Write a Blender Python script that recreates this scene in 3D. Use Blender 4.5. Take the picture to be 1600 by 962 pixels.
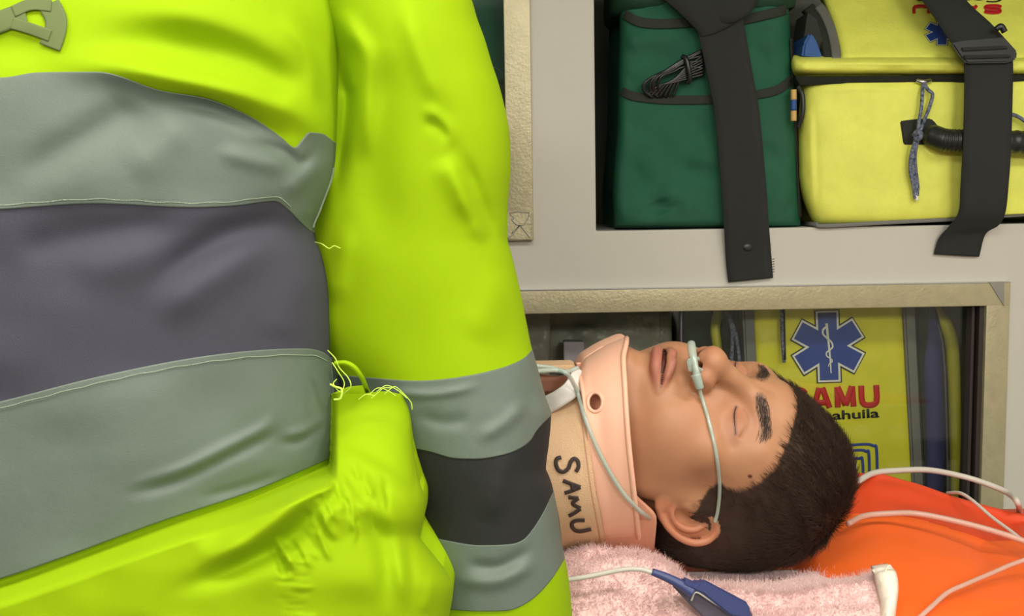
import bpy, bmesh, math, random
import numpy as np
from mathutils import Matrix, Vector
random.seed(7); RNG = np.random.default_rng(7)
scene = bpy.context.scene
for o in list(bpy.data.objects): bpy.data.objects.remove(o, do_unlink=True)

# ------------------------------------------------------------------ camera
FPX, CX, CY = 1650.0, 800.0, 481.0
PIT, ROL = math.radians(6.0), math.radians(-1.0)
CAM = np.array([0.0, 0.0, 1.30])
cr, sr, cp, sp = math.cos(ROL), math.sin(ROL), math.cos(PIT), math.sin(PIT)
cam_d = bpy.data.cameras.new('camera'); cam = bpy.data.objects.new('camera', cam_d)
scene.collection.objects.link(cam)
cam_d.sensor_width = 36; cam_d.lens = FPX / 1600 * 36; cam_d.clip_start = 0.02
cam.matrix_world = Matrix(((cr, -sr, 0, CAM[0]), (sr*sp, cr*sp, -cp, CAM[1]), (sr*cp, cr*cp, sp, CAM[2]), (0, 0, 0, 1)))
scene.camera = cam
# ------------------------------------------------------------------ world, lamps, exposure
w = bpy.data.worlds.new('world'); scene.world = w; w.use_nodes = True
w.node_tree.nodes['Background'].inputs[0].default_value = (0.9, 0.93, 1.0, 1)
w.node_tree.nodes['Background'].inputs[1].default_value = 0.35
scene.view_settings.view_transform = 'Standard'; scene.view_settings.look = 'None'
scene.view_settings.exposure = 0.0; scene.view_settings.gamma = 1.0
LAMPS = [(-0.75, 0.30, 1.95, 0, 4.0), (0.05, 0.25, 1.95, 0, 5.5), (0.85, 0.30, 1.95, 0, 7.0), (-0.5, -1.12, 1.84, 48, 9.0), (0.6, -1.12, 1.84, 48, 15.0)]
for lx, ly, lz, la, e in LAMPS:
    ld = bpy.data.lights.new('ceiling_area', 'AREA'); ld.shape = 'RECTANGLE'; ld.size = 0.5; ld.size_y = 0.22
    ld.energy = e; ld.color = (1.0, 0.97, 0.9)
    lo = bpy.data.objects.new('ceiling_area', ld); scene.collection.objects.link(lo); lo.location = (lx, ly, lz); lo.rotation_euler = (math.radians(la), 0, 0)

# ------------------------------------------------------------------ helpers
def link(o):
    scene.collection.objects.link(o); return o
def P(px, py, Y):
    """world point on the plane y=Y seen at the given photo position"""
    px = np.asarray(px, float); py = np.asarray(py, float); Y = np.asarray(Y, float)
    a, b = px-CX, CY-py
    X = a*cr - b*sr; V = a*sr + b*cr
    dy = FPX*cp + V*sp; dz = V*cp - FPX*sp
    k = Y/dy
    return np.stack(np.broadcast_arrays(CAM[0]+X*k, CAM[1]+Y, CAM[2]+dz*k), -1)
def mesh(name, V, Fs, mat=None, parent=None, smooth=True):
    me = bpy.data.meshes.new(name); me.from_pydata([tuple(map(float, v)) for v in V], [], [tuple(map(int, f)) for f in Fs])
    if smooth: me.polygons.foreach_set('use_smooth', [True]*len(me.polygons))
    me.update()
    o = link(bpy.data.objects.new(name, me))
    if mat: me.materials.append(mat)
    if parent: o.parent = parent
    return o
def fast_mesh(name, V, Q, mat=None, parent=None):
    V = np.asarray(V, np.float32); Q = np.asarray(Q, np.int32); k = Q.shape[1]
    me = bpy.data.meshes.new(name)
    me.vertices.add(len(V)); me.vertices.foreach_set('co', V.ravel())
    me.loops.add(Q.size); me.loops.foreach_set('vertex_index', Q.ravel())
    me.polygons.add(len(Q)); me.polygons.foreach_set('loop_start', np.arange(0, Q.size, k, dtype=np.int32))
    me.polygons.foreach_set('loop_total', np.full(len(Q), k, np.int32))
    me.polygons.foreach_set('use_smooth', np.ones(len(Q), bool)); me.update(calc_edges=True)
    o = link(bpy.data.objects.new(name, me))
    if mat: me.materials.append(mat)
    if parent: o.parent = parent
    return o
def thing(name, label, cat, group=None, loc=(0, 0, 0)):
    o = link(bpy.data.objects.new(name, None)); o.location = loc; o.empty_display_size = 0.02
    o['label'] = label; o['category'] = cat
    if group: o['group'] = group
    return o
def tag(o, label, cat, group=None):
    o['label'] = label; o['category'] = cat
    if group: o['group'] = group
    return o
def finalize_parent(root):
    pass
def spline(pts, n, closed=False):
    """Catmull-Rom resample of a polyline of k-vectors to n points"""
    p = np.array(pts, float)
    if len(p) == 2:
        t = np.linspace(0, 1, n)[:, None]; return p[0]*(1-t)+p[1]*t
    if closed: q = np.vstack([p[-1], p, p[0], p[1]])
    else: q = np.vstack([2*p[0]-p[1], p, 2*p[-1]-p[-2]])
    m = len(p) if closed else len(p)-1
    u = np.linspace(0, m, n, endpoint=not closed); i = np.minimum(u.astype(int), m-1); t = (u-i)[:, None]
    a, b, c, d = q[i], q[i+1], q[i+2], q[i+3]
    return 0.5*((2*b)+(-a+c)*t+(2*a-5*b+4*c-d)*t*t+(-a+3*b-3*c+d)*t**3)
def curve1d(pts):
    p = np.array(sorted(pts), float)
    x, y = p[:, 0], p[:, 1]
    d = np.diff(y)/np.diff(x)
    m = np.empty(len(x)); m[0] = d[0]; m[-1] = d[-1]
    if len(x) > 2:
        s = np.sign(d[1:]*d[:-1]); m[1:-1] = np.where(s > 0, (d[1:]+d[:-1])/2, 0)
        m[1:-1] = np.sign(m[1:-1])*np.minimum(np.abs(m[1:-1]), 3*np.minimum(np.abs(d[1:]), np.abs(d[:-1])))
    def f(q):
        q = np.asarray(q, float); i = np.clip(np.searchsorted(x, q)-1, 0, len(x)-2)
        h = x[i+1]-x[i]; t = (q-x[i])/h; tc = np.clip(t, 0, 1)
        r = ((1+2*tc)*(1-tc)**2)*y[i]+tc*(1-tc)**2*h*m[i]+tc*tc*(3-2*tc)*y[i+1]+tc*tc*(tc-1)*h*m[i+1]
        return r+np.where(t < 0, (q-x[0])*m[0], 0)+np.where(t > 1, (q-x[-1])*m[-1], 0)
    return f
def const(c): return lambda q: np.zeros_like(np.asarray(q, float))+c
def vnoise(x, y, seed=0):
    x = np.asarray(x, float); y = np.asarray(y, float)
    xi = np.floor(x).astype(int); yi = np.floor(y).astype(int); fx = x-xi; fy = y-yi
    fx = fx*fx*(3-2*fx); fy = fy*fy*(3-2*fy)
    def h(a, b):
        n = np.sin(a*127.1+b*311.7+seed*74.7)*43758.5453; return n-np.floor(n)
    return (h(xi, yi)*(1-fx)+h(xi+1, yi)*fx)*(1-fy)+(h(xi, yi+1)*(1-fx)+h(xi+1, yi+1)*fx)*fy-0.5
def folds(lst, noise=None):
    """list of (polyline px, width px, amplitude m[, one-sided]) -> displacement toward the viewer side"""
    def f(px, py):
        d = np.zeros(np.broadcast(px, py).shape)
        for poly, wd, amp in lst:
            q = spline(poly, max(12, len(poly)*8)); best = np.full(d.shape, 1e9); tp = np.zeros(d.shape)
            for i in range(len(q)-1):
                a, b = q[i], q[i+1]; v = b-a; L2 = (v*v).sum()+1e-9
                t = np.clip(((px-a[0])*v[0]+(py-a[1])*v[1])/L2, 0, 1)
                g = (i+t)/(len(q)-1); tap = np.clip(np.minimum(g, 1-g)*3.2, 0, 1)
                dd = np.hypot(px-a[0]-t*v[0], py-a[1]-t*v[1]); m = dd < best
                best = np.where(m, dd, best); tp = np.where(m, tap*tap*(3-2*tap), tp)
            d += amp*tp*np.exp(-(best/(wd*1.25))**2)
        if noise:
            for sx, sy, am, sd in noise: d += am*vnoise(px/sx, py/sy, sd)
        return d
    return f
class Shell:
    """closed soft body given by its two outlines; axis 'v' = upright, 'h' = lying"""
    def __init__(s, A, B, Yc, b, n=2.0, disp=None, axis='v', ends=None, m=6, bb=None):
        s.A, s.B, s.Yc, s.b, s.n, s.disp, s.axis, s.ends, s.m = A, B, Yc, b, n, disp, axis, ends, m
        s.bb = bb if bb is not None else b
    def prof(s, t, lo, hi, q):
        r = np.clip(1-np.abs(t)**s.n, 0, 1)**(1/s.n)
        if s.ends is not None:
            v = np.clip(2*(q-lo)/(hi-lo)-1, -1, 1); r = r*np.clip(1-np.abs(v)**s.m, 0, 1)**(1/s.m)
        return r
    def depth(s, px, py, off=0.0):
        q, r = (py, px) if s.axis == 'v' else (px, py)
        a, b = s.A(q), s.B(q); t = np.clip((r-(a+b)/2)/((b-a)/2), -1, 1)
        lo, hi = s.ends if s.ends is not None else (0, 1)
        Y = s.Yc(q)-s.b(q)*s.prof(t, lo, hi, q)
        if s.disp is not None: Y = Y-s.disp(px, py)*(1-np.abs(t)**10)
        return Y-off
    def patch(s, name, T, B, nu, nv, mat, parent=None, off=0.0, grow=0.0, a0=-1.0, a1=1.0, closed=True, caps=True):
        a = np.linspace(a0, a1, nu); t = np.sin(a*math.pi/2)
        v = np.linspace(0, 1, nv)
        tt, vv = np.meshgrid(t, v)
        q = np.zeros_like(tt)+0.5*(T(np.array(300.0))+B(np.array(300.0))); r = np.zeros_like(tt)
        for _ in range(12):
            A_, B_ = s.A(q), s.B(q); r = (A_+B_)/2+(B_-A_)/2*tt*(1+grow)
            q = 0.5*q+0.5*(T(r)*(1-vv)+B(r)*vv)
        px, py = (r, q) if s.axis == 'v' else (q, r)
        Y = s.depth(px, py, off); F = P(px, py, Y)
        if not closed:
            idx = np.arange(nu*nv).reshape(nv, nu)
            Q = np.stack([idx[:-1, :-1], idx[1:, :-1], idx[1:, 1:], idx[:-1, 1:]], -1).reshape(-1, 4)
            o = fast_mesh(name, F.reshape(-1, 3), Q, mat, parent)
            return o
        step = max(1, nu//60); cols = np.arange(nu-1-step, 0, -step)
        Yc = s.Yc(q); front = Yc-Y; k = (s.bb(q)/np.maximum(s.b(q), 1e-6))
        # back half: same outline pushed to the far side
        Bk = F[:, cols].copy(); Bk[..., 1] = (CAM[1]+Yc[:, cols])+np.maximum(front[:, cols], 0)*k[:, cols]
        G = np.concatenate([F, Bk], 1); N = G.shape[1]
        V = G.reshape(-1, 3); idx = np.arange(nv*N).reshape(nv, N); nx = np.roll(idx, -1, 1)
        Q = np.stack([idx[:-1], idx[1:], nx[1:], nx[:-1]], -1).reshape(-1, 4)
        o = fast_mesh(name, V, Q, mat, parent)
        bm = bmesh.new(); bm.from_mesh(o.data); bm.verts.ensure_lookup_table()
        if caps:
            rings = [[bm.verts[i] for i in idx[row]] for row in (0, nv-1)]
            for ring, rev in zip(rings, (False, True)):
                c = bm.verts.new(sum((x.co for x in ring), Vector())/len(ring))
                for i in range(len(ring)):
                    f = (ring[i], ring[(i+1) % len(ring)], c)
                    try: bm.faces.new(f if not rev else f[::-1])
                    except ValueError: pass
        bmesh.ops.recalc_face_normals(bm, faces=bm.faces[:]); bm.to_mesh(o.data); bm.free()
        return o
def grid_solid(name, G, mat, parent=None, thick=0.0, direction=None):
    """G (r,c,3) grid, thickened along a direction"""
    r, c, _ = G.shape; idx = np.arange(r*c).reshape(r, c)
    Q = np.stack([idx[:-1, :-1], idx[1:, :-1], idx[1:, 1:], idx[:-1, 1:]], -1).reshape(-1, 4)
    if not thick: return fast_mesh(name, G.reshape(-1, 3), Q, mat, parent)
    d = np.array(direction if direction is not None else (0, 1, 0), float)*thick
    V = np.vstack([G.reshape(-1, 3), G.reshape(-1, 3)+d]); n = r*c
    b = np.concatenate([idx[0, :], idx[1:, -1], idx[-1, -2::-1], idx[-2:0:-1, 0]]); nb = np.roll(b, -1)
    S = np.stack([b, nb, nb+n, b+n], -1)
    return fast_mesh(name, V, np.vstack([Q, Q[:, ::-1]+n, S]), mat, parent)
def ribbonpix(name, polys, width, depthf, off, mat, parent=None, samp=5.0, thick=0.0004, wfun=None):
    """flat strokes lying on a surface (lettering, seams)"""
    Vs, Qs, n0 = [], [], 0
    for poly in polys:
        L = np.hypot(*np.diff(np.array(poly, float), axis=0).T).sum(); n = max(4, int(L/samp)+2)
        q = spline(poly, n); tg = np.gradient(q, axis=0); tg /= np.linalg.norm(tg, axis=1)[:, None]+1e-9
        nr = np.stack([-tg[:, 1], tg[:, 0]], 1)
        ws = width*(wfun(np.linspace(0, 1, n)) if wfun else np.ones(n))/2
        rows = [q+nr*(ws*k)[:, None] for k in (np.linspace(-1, 1, 9) if width > 11 else (-1, -0.33, 0.33, 1))]
        G = np.stack([P(x[:, 0], x[:, 1], depthf(x[:, 0], x[:, 1])-off) for x in rows], 1)
        r, c, _ = G.shape; idx = np.arange(r*c).reshape(r, c)+n0
        Q = np.stack([idx[:-1, :-1], idx[1:, :-1], idx[1:, 1:], idx[:-1, 1:]], -1).reshape(-1, 4)
        n = r*c; b = np.concatenate([idx[0, :], idx[1:, -1], idx[-1, -2::-1], idx[-2:0:-1, 0]]); nb = np.roll(b, -1)
        Vs += [G.reshape(-1, 3), G.reshape(-1, 3)+np.array([0, thick, 0])]
        Qs += [Q, Q[:, ::-1]+n, np.stack([b, nb, nb+n, b+n], -1)]; n0 += 2*n
    return fast_mesh(name, np.vstack(Vs), np.vstack(Qs), mat, parent)
def strip(name, rows, mat, parent=None, thick=0.0015, n=60, nc=7, bow=0.0):
    """webbing: rows of (xl, yl, xr, yr, Y)"""
    q = spline(rows, n); u = np.linspace(0, 1, nc)
    px = q[:, 0:1]*(1-u)+q[:, 2:3]*u; py = q[:, 1:2]*(1-u)+q[:, 3:4]*u
    Y = q[:, 4:5]-bow*(1-(2*u-1)**2)
    return grid_solid(name, P(px, py, Y), mat, parent, thick)
def tube(name, pts, r, mat, parent=None, n=None, k=10, world=False, rf=None, flat=1.0):
    """pts: (px,py,Y) or world points"""
    q = np.array(pts, float); q = q if world else P(q[:, 0], q[:, 1], q[:, 2])
    n = n or max(8, len(q)*8); c = spline(q, n)
    tg = np.gradient(c, axis=0); tg /= np.linalg.norm(tg, axis=1)[:, None]+1e-12
    up = np.array([0, 0, 1.0]); a = None; V = []
    for i in range(n):
        if a is None:
            a = np.cross(tg[i], up)
            if np.linalg.norm(a) < 0.2: a = np.cross(tg[i], (1.0, 0, 0))
        a = a-tg[i]*a.dot(tg[i]); a /= np.linalg.norm(a)+1e-12; b = np.cross(tg[i], a)
        rr = r*(rf(i/(n-1)) if rf else 1.0)
        th = np.arange(k)/k*2*math.pi
        V.append(c[i]+rr*(np.cos(th)[:, None]*a*flat+np.sin(th)[:, None]*b))
    V = np.array(V); idx = np.arange(n*k).reshape(n, k); nx = np.roll(idx, -1, 1)
    F = [tuple(x) for x in np.stack([idx[:-1], nx[:-1], nx[1:], idx[1:]], -1).reshape(-1, 4)]
    F += [tuple(idx[0][::-1]), tuple(idx[-1])]
    return mesh(name, V.reshape(-1, 3), F, mat, parent)
def box(name, x0, x1, y0, y1, z0, z1, mat, parent=None, bev=0.0):
    bm = bmesh.new(); bmesh.ops.create_cube(bm, size=1)
    for v in bm.verts: v.co = Vector(((x0+x1)/2+v.co.x*(x1-x0), (y0+y1)/2+v.co.y*(y1-y0), (z0+z1)/2+v.co.z*(z1-z0)))
    if bev: bmesh.ops.bevel(bm, geom=bm.edges[:], offset=bev, segments=3, affect='EDGES', profile=0.6)
    me = bpy.data.meshes.new(name); bm.to_mesh(me); bm.free()
    if mat: me.materials.append(mat)
    o = link(bpy.data.objects.new(name, me))
    if bev: me.polygons.foreach_set('use_smooth', [True]*len(me.polygons))
    if parent: o.parent = parent
    return o
def quadbox(name, corners, Y, thick, mat, parent=None, bev=0.0):
    """prism from an outline in photo px on plane Y, thickness going away"""
    pts = [(c[0], c[1], Y) if len(c) == 2 else c for c in corners]
    A = np.array([P(*c) for c in pts]); n = len(A); V = np.vstack([A, A+np.array([0, thick, 0])])
    F = [tuple(range(n))[::-1], tuple(range(n, 2*n))]+[(i, (i+1) % n, (i+1) % n+n, i+n) for i in range(n)]
    o = mesh(name, V, F, mat, parent, smooth=False)
    bm = bmesh.new(); bm.from_mesh(o.data); bmesh.ops.recalc_face_normals(bm, faces=bm.faces[:])
    if bev: bmesh.ops.bevel(bm, geom=bm.edges[:], offset=bev, segments=2, affect='EDGES')
    bm.to_mesh(o.data); bm.free()
    return o
def text_print(name, s, place, bold, mat, parent, thick=0.0003, spacing=1.0):
    """lettering: place(u,v)->world for u,v in letter-box units 0..1"""
    cu = bpy.data.curves.new('lettering', 'FONT'); cu.body = s; cu.size = 1; cu.offset = bold; cu.space_character = spacing
    cu.resolution_u = 5
    to = link(bpy.data.objects.new('lettering', cu)); bpy.context.view_layer.update()
    me = bpy.data.meshes.new_from_object(to.evaluated_get(bpy.context.evaluated_depsgraph_get())); bpy.data.objects.remove(to)
    co = np.array([v.co[:] for v in me.vertices]); lo, hi = co.min(0), co.max(0)
    u = (co[:, 0]-lo[0])/(hi[0]-lo[0]); v = (co[:, 1]-lo[1])/(hi[1]-lo[1])
    for i, p in enumerate(place(u, v)): me.vertices[i].co = p
    bm = bmesh.new(); bm.from_mesh(me); r = bmesh.ops.extrude_face_region(bm, geom=bm.faces[:])
    for g in r['geom']:
        if isinstance(g, bmesh.types.BMVert): g.co.y -= thick
    bmesh.ops.recalc_face_normals(bm, faces=bm.faces[:]); bm.to_mesh(me); bm.free()
    me.name = name; me.materials.clear(); me.materials.append(mat)
    o = link(bpy.data.objects.new(name, me)); o.parent = parent
    return o

# ------------------------------------------------------------------ materials
def lin(c):
    return tuple(((x/255+0.055)/1.055)**2.4 if x/255 > 0.04045 else x/255/12.92 for x in c)
def material(name, rgb, rough=0.6, metal=0.0, bump=0.0, bscale=400.0, var=0.0, vscale=20.0, sheen=0.0, weave=False, spec=0.5, sss=0.0, rgb2=None, coat=0.0, alpha=1.0, trans=0.0, attr=None, ssr=(1, .4, .25), emit=None, bump2=0.0, b2scale=40.0):
    m = bpy.data.materials.new(name); m.use_nodes = True; nt = m.node_tree; N, L = nt.nodes, nt.links
    b = N['Principled BSDF']; c = lin(rgb)+(1,)
    b.inputs['Base Color'].default_value = c; b.inputs['Roughness'].default_value = rough; b.inputs['Metallic'].default_value = metal
    b.inputs['Specular IOR Level'].default_value = spec; b.inputs['Sheen Weight'].default_value = sheen; b.inputs['Sheen Roughness'].default_value = 0.4
    b.inputs['Coat Weight'].default_value = coat; b.inputs['Alpha'].default_value = alpha; b.inputs['Transmission Weight'].default_value = trans
    if emit: b.inputs['Emission Color'].default_value = lin(emit[0])+(1,); b.inputs['Emission Strength'].default_value = emit[1]
    tc = N.new('ShaderNodeTexCoord')
    if attr:
        a = N.new('ShaderNodeAttribute'); a.attribute_name = attr; src = a.outputs['Color']
    else: src = None
    if var or rgb2:
        n = N.new('ShaderNodeTexNoise'); n.inputs['Scale'].default_value = vscale; n.inputs['Detail'].default_value = 6; n.inputs['Roughness'].default_value = 0.65
        L.new(tc.outputs['Object'], n.inputs['Vector'])
        mx = N.new('ShaderNodeMix'); mx.data_type = 'RGBA'
        rmp = N.new('ShaderNodeMapRange'); rmp.inputs[1].default_value = 0.35; rmp.inputs[2].default_value = 0.68
        L.new(n.outputs[0], rmp.inputs[0]); L.new(rmp.outputs[0], mx.inputs[0])
        if src is not None:
            mm = N.new('ShaderNodeMix'); mm.data_type = 'RGBA'; mm.blend_type = 'MULTIPLY'; mm.inputs[0].default_value = 1
            mx.inputs[6].default_value = (1-var, 1-var, 1-var, 1); mx.inputs[7].default_value = (1, 1, 1, 1)
            L.new(src, mm.inputs[6]); L.new(mx.outputs[2], mm.inputs[7]); src = mm.outputs[2]
        else:
            c2 = (lin(rgb2)+(1,)) if rgb2 else tuple(x*(1-var) for x in c[:3])+(1,)
            mx.inputs[6].default_value = c2; mx.inputs[7].default_value = c; src = mx.outputs[2]
    if src is not None: L.new(src, b.inputs['Base Color'])
    if sss:
        b.inputs['Subsurface Weight'].default_value = sss; b.inputs['Subsurface Radius'].default_value = ssr; b.inputs['Subsurface Scale'].default_value = 0.006
    last = None
    if bump2:
        n2 = N.new('ShaderNodeTexNoise'); n2.inputs['Scale'].default_value = b2scale; n2.inputs['Detail'].default_value = 4
        L.new(tc.outputs['Object'], n2.inputs['Vector'])
        bq = N.new('ShaderNodeBump'); bq.inputs['Strength'].default_value = bump2; bq.inputs['Distance'].default_value = 0.01
        L.new(n2.outputs[0], bq.inputs['Height']); last = bq
    if bump:
        if weave:
            w1 = N.new('ShaderNodeTexWave'); w1.inputs['Scale'].default_value = bscale; w1.bands_direction = 'X'
            w2 = N.new('ShaderNodeTexWave'); w2.inputs['Scale'].default_value = bscale; w2.bands_direction = 'Z'
            ad = N.new('ShaderNodeMath'); ad.operation = 'MULTIPLY'
            for q in (w1, w2): L.new(tc.outputs['Object'], q.inputs['Vector'])
            L.new(w1.outputs[1], ad.inputs[0]); L.new(w2.outputs[1], ad.inputs[1]); h = ad.outputs[0]
        else:
            n = N.new('ShaderNodeTexNoise'); n.inputs['Scale'].default_value = bscale; n.inputs['Detail'].default_value = 3
            L.new(tc.outputs['Object'], n.inputs['Vector']); h = n.outputs[0]
        bp = N.new('ShaderNodeBump'); bp.inputs['Strength'].default_value = bump; bp.inputs['Distance'].default_value = 0.002
        L.new(h, bp.inputs['Height'])
        if last: L.new(last.outputs[0], bp.inputs['Normal'])
        last = bp
    if last: L.new(last.outputs[0], b.inputs['Normal'])
    return m
M = {}
M['hiviz'] = material('hi_vis_fabric', (153, 187, 0), 0.8, bump=0.08, bscale=1400, spec=0.2, var=0.06, vscale=9)
M['tape'] = material('grey_reflective_tape', (106, 118, 108), 0.55, bump=0.15, bscale=1500, var=0.10, vscale=12, bump2=0.12, b2scale=25)
M['navy'] = material('dark_slate_band', (70, 68, 82), 0.8, bump=0.2, bscale=1200, var=0.10, vscale=8)
M['navy_arm'] = material('dark_sleeve_band', (32, 32, 32), 0.8, bump=0.2, bscale=1200, var=0.1)
M['letter'] = material('dark_grey_print', (98, 112, 62), 0.7)
M['seam'] = material('seam_thread', (170, 182, 160), 0.8, bump=0.8, bscale=1800)
M['seam_y'] = material('yellow_thread', (205, 235, 90), 0.8)
M['trouser'] = material('dark_trouser_fabric', (40, 44, 56), 0.9)
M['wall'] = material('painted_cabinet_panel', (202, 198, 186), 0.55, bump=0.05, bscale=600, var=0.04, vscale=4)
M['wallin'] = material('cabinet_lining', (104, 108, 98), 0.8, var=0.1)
M['alu'] = material('champagne_aluminium', (186, 176, 142), 0.42, metal=0.35, bump=0.25, bscale=260, var=0.14, vscale=45)
M['aluc'] = material('worn_corner_metal', (158, 154, 146), 0.5, metal=0.4, var=0.2)
M['gasket'] = material('dark_rubber_gasket', (52, 42, 38), 0.6)
M['floor'] = material('grey_vinyl_floor', (110, 112, 110), 0.5, var=0.15)
M['ceiling'] = material('white_ceiling_panel', (225, 225, 218), 0.6, var=0.03)
M['lampface'] = material('lamp_diffuser', (255, 250, 238), 0.4, emit=((255, 248, 230), 4.0))
M['green'] = material('green_nylon', (26, 98, 70), 0.55, bump=0.4, bscale=500, weave=True, var=0.16, vscale=14, bump2=0.25, b2scale=18)
M['green_dk'] = material('dark_green_nylon', (20, 66, 44), 0.6, bump=0.4, bscale=500, weave=True, var=0.2)
M['bind'] = material('dark_binding_tape', (42, 46, 38), 0.8, bump=0.5, bscale=900)
M['web'] = material('black_webbing', (44, 46, 44), 0.75, bump=0.5, bscale=420, weave=True, var=0.1, vscale=30)
M['black'] = material('black_plastic', (34, 35, 34), 0.4)
M['rubber'] = material('black_cable_rubber', (26, 27, 28), 0.3)
M['yel'] = material('yellow_bag_nylon', (240, 244, 104), 0.6, bump=0.3, bscale=700, var=0.10, vscale=26, bump2=0.2, b2scale=22)
M['yel2'] = material('yellow_vinyl', (232, 228, 52), 0.42, bump=0.15, bscale=500, var=0.08, vscale=18, bump2=0.3, b2scale=20)
M['piping'] = material('grey_reflective_piping', (112, 112, 106), 0.5, bump=0.3, bscale=900)
M['zip'] = material('black_zipper', (28, 32, 24), 0.6, bump=1.0, bscale=1200)
M['blue'] = material('blue_nylon', (40, 84, 150), 0.6, bump=0.3, bscale=700)
M['blued'] = material('royal_blue_print', (44, 74, 156), 0.5)
M['navyf'] = material('navy_blue_fabric', (58, 60, 110), 0.7, bump=0.3, bscale=600)
M['white'] = material('white_print', (236, 238, 226), 0.5)
M['ink'] = material('black_print', (28, 32, 44), 0.5)
M['red'] = material('red_print', (196, 30, 34), 0.5)
M['tanp'] = material('tan_rubber', (206, 170, 96), 0.6)
M['rope'] = material('braided_cord_grey_blue', (150, 158, 176), 0.8, rgb2=(48, 56, 84), vscale=260, bump=0.8, bscale=900)
M['metal'] = material('bright_metal', (200, 200, 200), 0.25, metal=1.0)
M['skin'] = material('skin', (200, 150, 120), 0.48, attr='tone', sss=0.12, bump=0.12, bscale=1300, var=0.05, vscale=60, spec=0.4)
M['skinp'] = material('plain_skin', (186, 130, 100), 0.5, sss=0.1)
M['hair'] = material('dark_brown_hair', (70, 54, 45), 0.6, spec=0.25)
M['brow'] = material('eyebrow_hair', (62, 50, 44), 0.6)
M['teeth'] = material('teeth_enamel', (140, 118, 104), 0.3)
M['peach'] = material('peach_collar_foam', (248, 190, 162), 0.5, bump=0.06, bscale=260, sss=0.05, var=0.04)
M['peachb'] = material('brownish_pink_collar_foam', (212, 150, 122), 0.55, bump=0.25, bscale=260)  # brownish pink foam of the back panel and throat bridge
M['tan'] = material('tan_cloth_tape', (226, 186, 146), 0.75, bump=0.4, bscale=900, var=0.05)
M['whitep'] = material('white_collar_plastic', (232, 226, 220), 0.35, sss=0.05)
M['marker'] = material('black_marker_ink', (62, 46, 42), 0.6)
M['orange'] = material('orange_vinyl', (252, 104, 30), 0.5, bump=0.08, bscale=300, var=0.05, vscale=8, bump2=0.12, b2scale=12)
M['orange2'] = material('shaded_orange_vinyl', (222, 72, 32), 0.5, bump=0.1, bscale=300, var=0.1, vscale=8)
M['fleece'] = material('pink_fleece', (246, 208, 204), 0.95, bump=0.6, bscale=350, sheen=0.4, var=0.05, vscale=40, bump2=0.15, b2scale=60)
M['hem'] = material('cream_satin_hem', (238, 226, 210), 0.55, bump=0.3, bscale=400, bump2=0.3, b2scale=60)
M['cable'] = material('light_grey_cable', (202, 196, 186), 0.4)
M['cablep'] = material('clear_pinkish_tubing', (214, 176, 160), 0.3, alpha=0.75)
M['conn'] = material('slate_blue_plastic', (66, 74, 122), 0.42)
M['conn2'] = material('violet_grey_plastic', (96, 88, 104), 0.35)
M['cann'] = material('pale_green_clear_tubing', (190, 204, 192), 0.2, alpha=0.6, coat=0.4)
M['shirt'] = material('dark_shirt_cotton', (40, 44, 52), 0.9, bump=0.3, bscale=700)
M['bag_clear'] = material('clear_wrapper_plastic', (196, 194, 178), 0.25, alpha=0.75, bump2=0.8, b2scale=35)
M['lilac_grey'] = material('lilac_grey_matte', (206, 194, 204), 0.6)
M['steel'] = material('stretcher_steel', (140, 142, 146), 0.35, metal=0.8)
M['mattress'] = material('navy_mattress_vinyl', (36, 40, 60), 0.5)
g = bpy.data.materials.new('sliding_window_glass'); g.use_nodes = True; nt = g.node_tree; nt.nodes.clear()
out = nt.nodes.new('ShaderNodeOutputMaterial'); mixs = nt.nodes.new('ShaderNodeMixShader'); tr = nt.nodes.new('ShaderNodeBsdfTransparent'); gl = nt.nodes.new('ShaderNodeBsdfGlossy')
tr.inputs[0].default_value = (0.95, 0.955, 0.94, 1); gl.inputs['Roughness'].default_value = 0.03; fr = nt.nodes.new('ShaderNodeFresnel'); fr.inputs[0].default_value = 1.5
nt.links.new(fr.outputs[0], mixs.inputs[0]); nt.links.new(tr.outputs[0], mixs.inputs[1]); nt.links.new(gl.outputs[0], mixs.inputs[2]); nt.links.new(mixs.outputs[0], out.inputs[0])
M['glass'] = g

# ------------------------------------------------------------------ setting
YW = 1.50
def wx(px, py, Y=YW): return float(P(px, py, Y)[0])
def wz(px, py, Y=YW): return float(P(px, py, Y)[2])
XA = wx(790, 200); XB = wx(831, 200)              # upper left window: inner / outer edge of its frame
ZA = wz(811, 375)                                 # its bottom
XN = wx(930, 200); ZN = wz(1100, 358)             # open niche
ZT = wz(1190, 447); ZI = wz(1150, 483)            # lower window frame outer / inner top
XI = wx(1530, 640); XO = wx(1567, 600)            # its inner / outer right
ZB = 0.82; XL = -0.75
def struct(o): o['kind'] = 'structure'; return o
def wall_grid(name, xs, zs, holes, y0, y1, mat):
    bm = bmesh.new()
    for i in range(len(xs)-1):
        for j in range(len(zs)-1):
            xm, zm = (xs[i]+xs[i+1])/2, (zs[j]+zs[j+1])/2
            if any(a < xm < b and c < zm < d for a, b, c, d in holes): continue
            vs = [bm.verts.new((x, y0, z)) for x, z in ((xs[i], zs[j]), (xs[i+1], zs[j]), (xs[i+1], zs[j+1]), (xs[i], zs[j+1]))]
            bm.faces.new(vs)
    bmesh.ops.remove_doubles(bm, verts=bm.verts[:], dist=1e-5)
    r = bmesh.ops.extrude_face_region(bm, geom=bm.faces[:])
    for v in r['geom']:
        if isinstance(v, bmesh.types.BMVert): v.co.y = y1
    bmesh.ops.recalc_face_normals(bm, faces=bm.faces[:])
    me = bpy.data.meshes.new(name); bm.to_mesh(me); bm.free(); me.materials.append(mat)
    return link(bpy.data.objects.new(name, me))
XR, ZC = 1.55, 2.0
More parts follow.
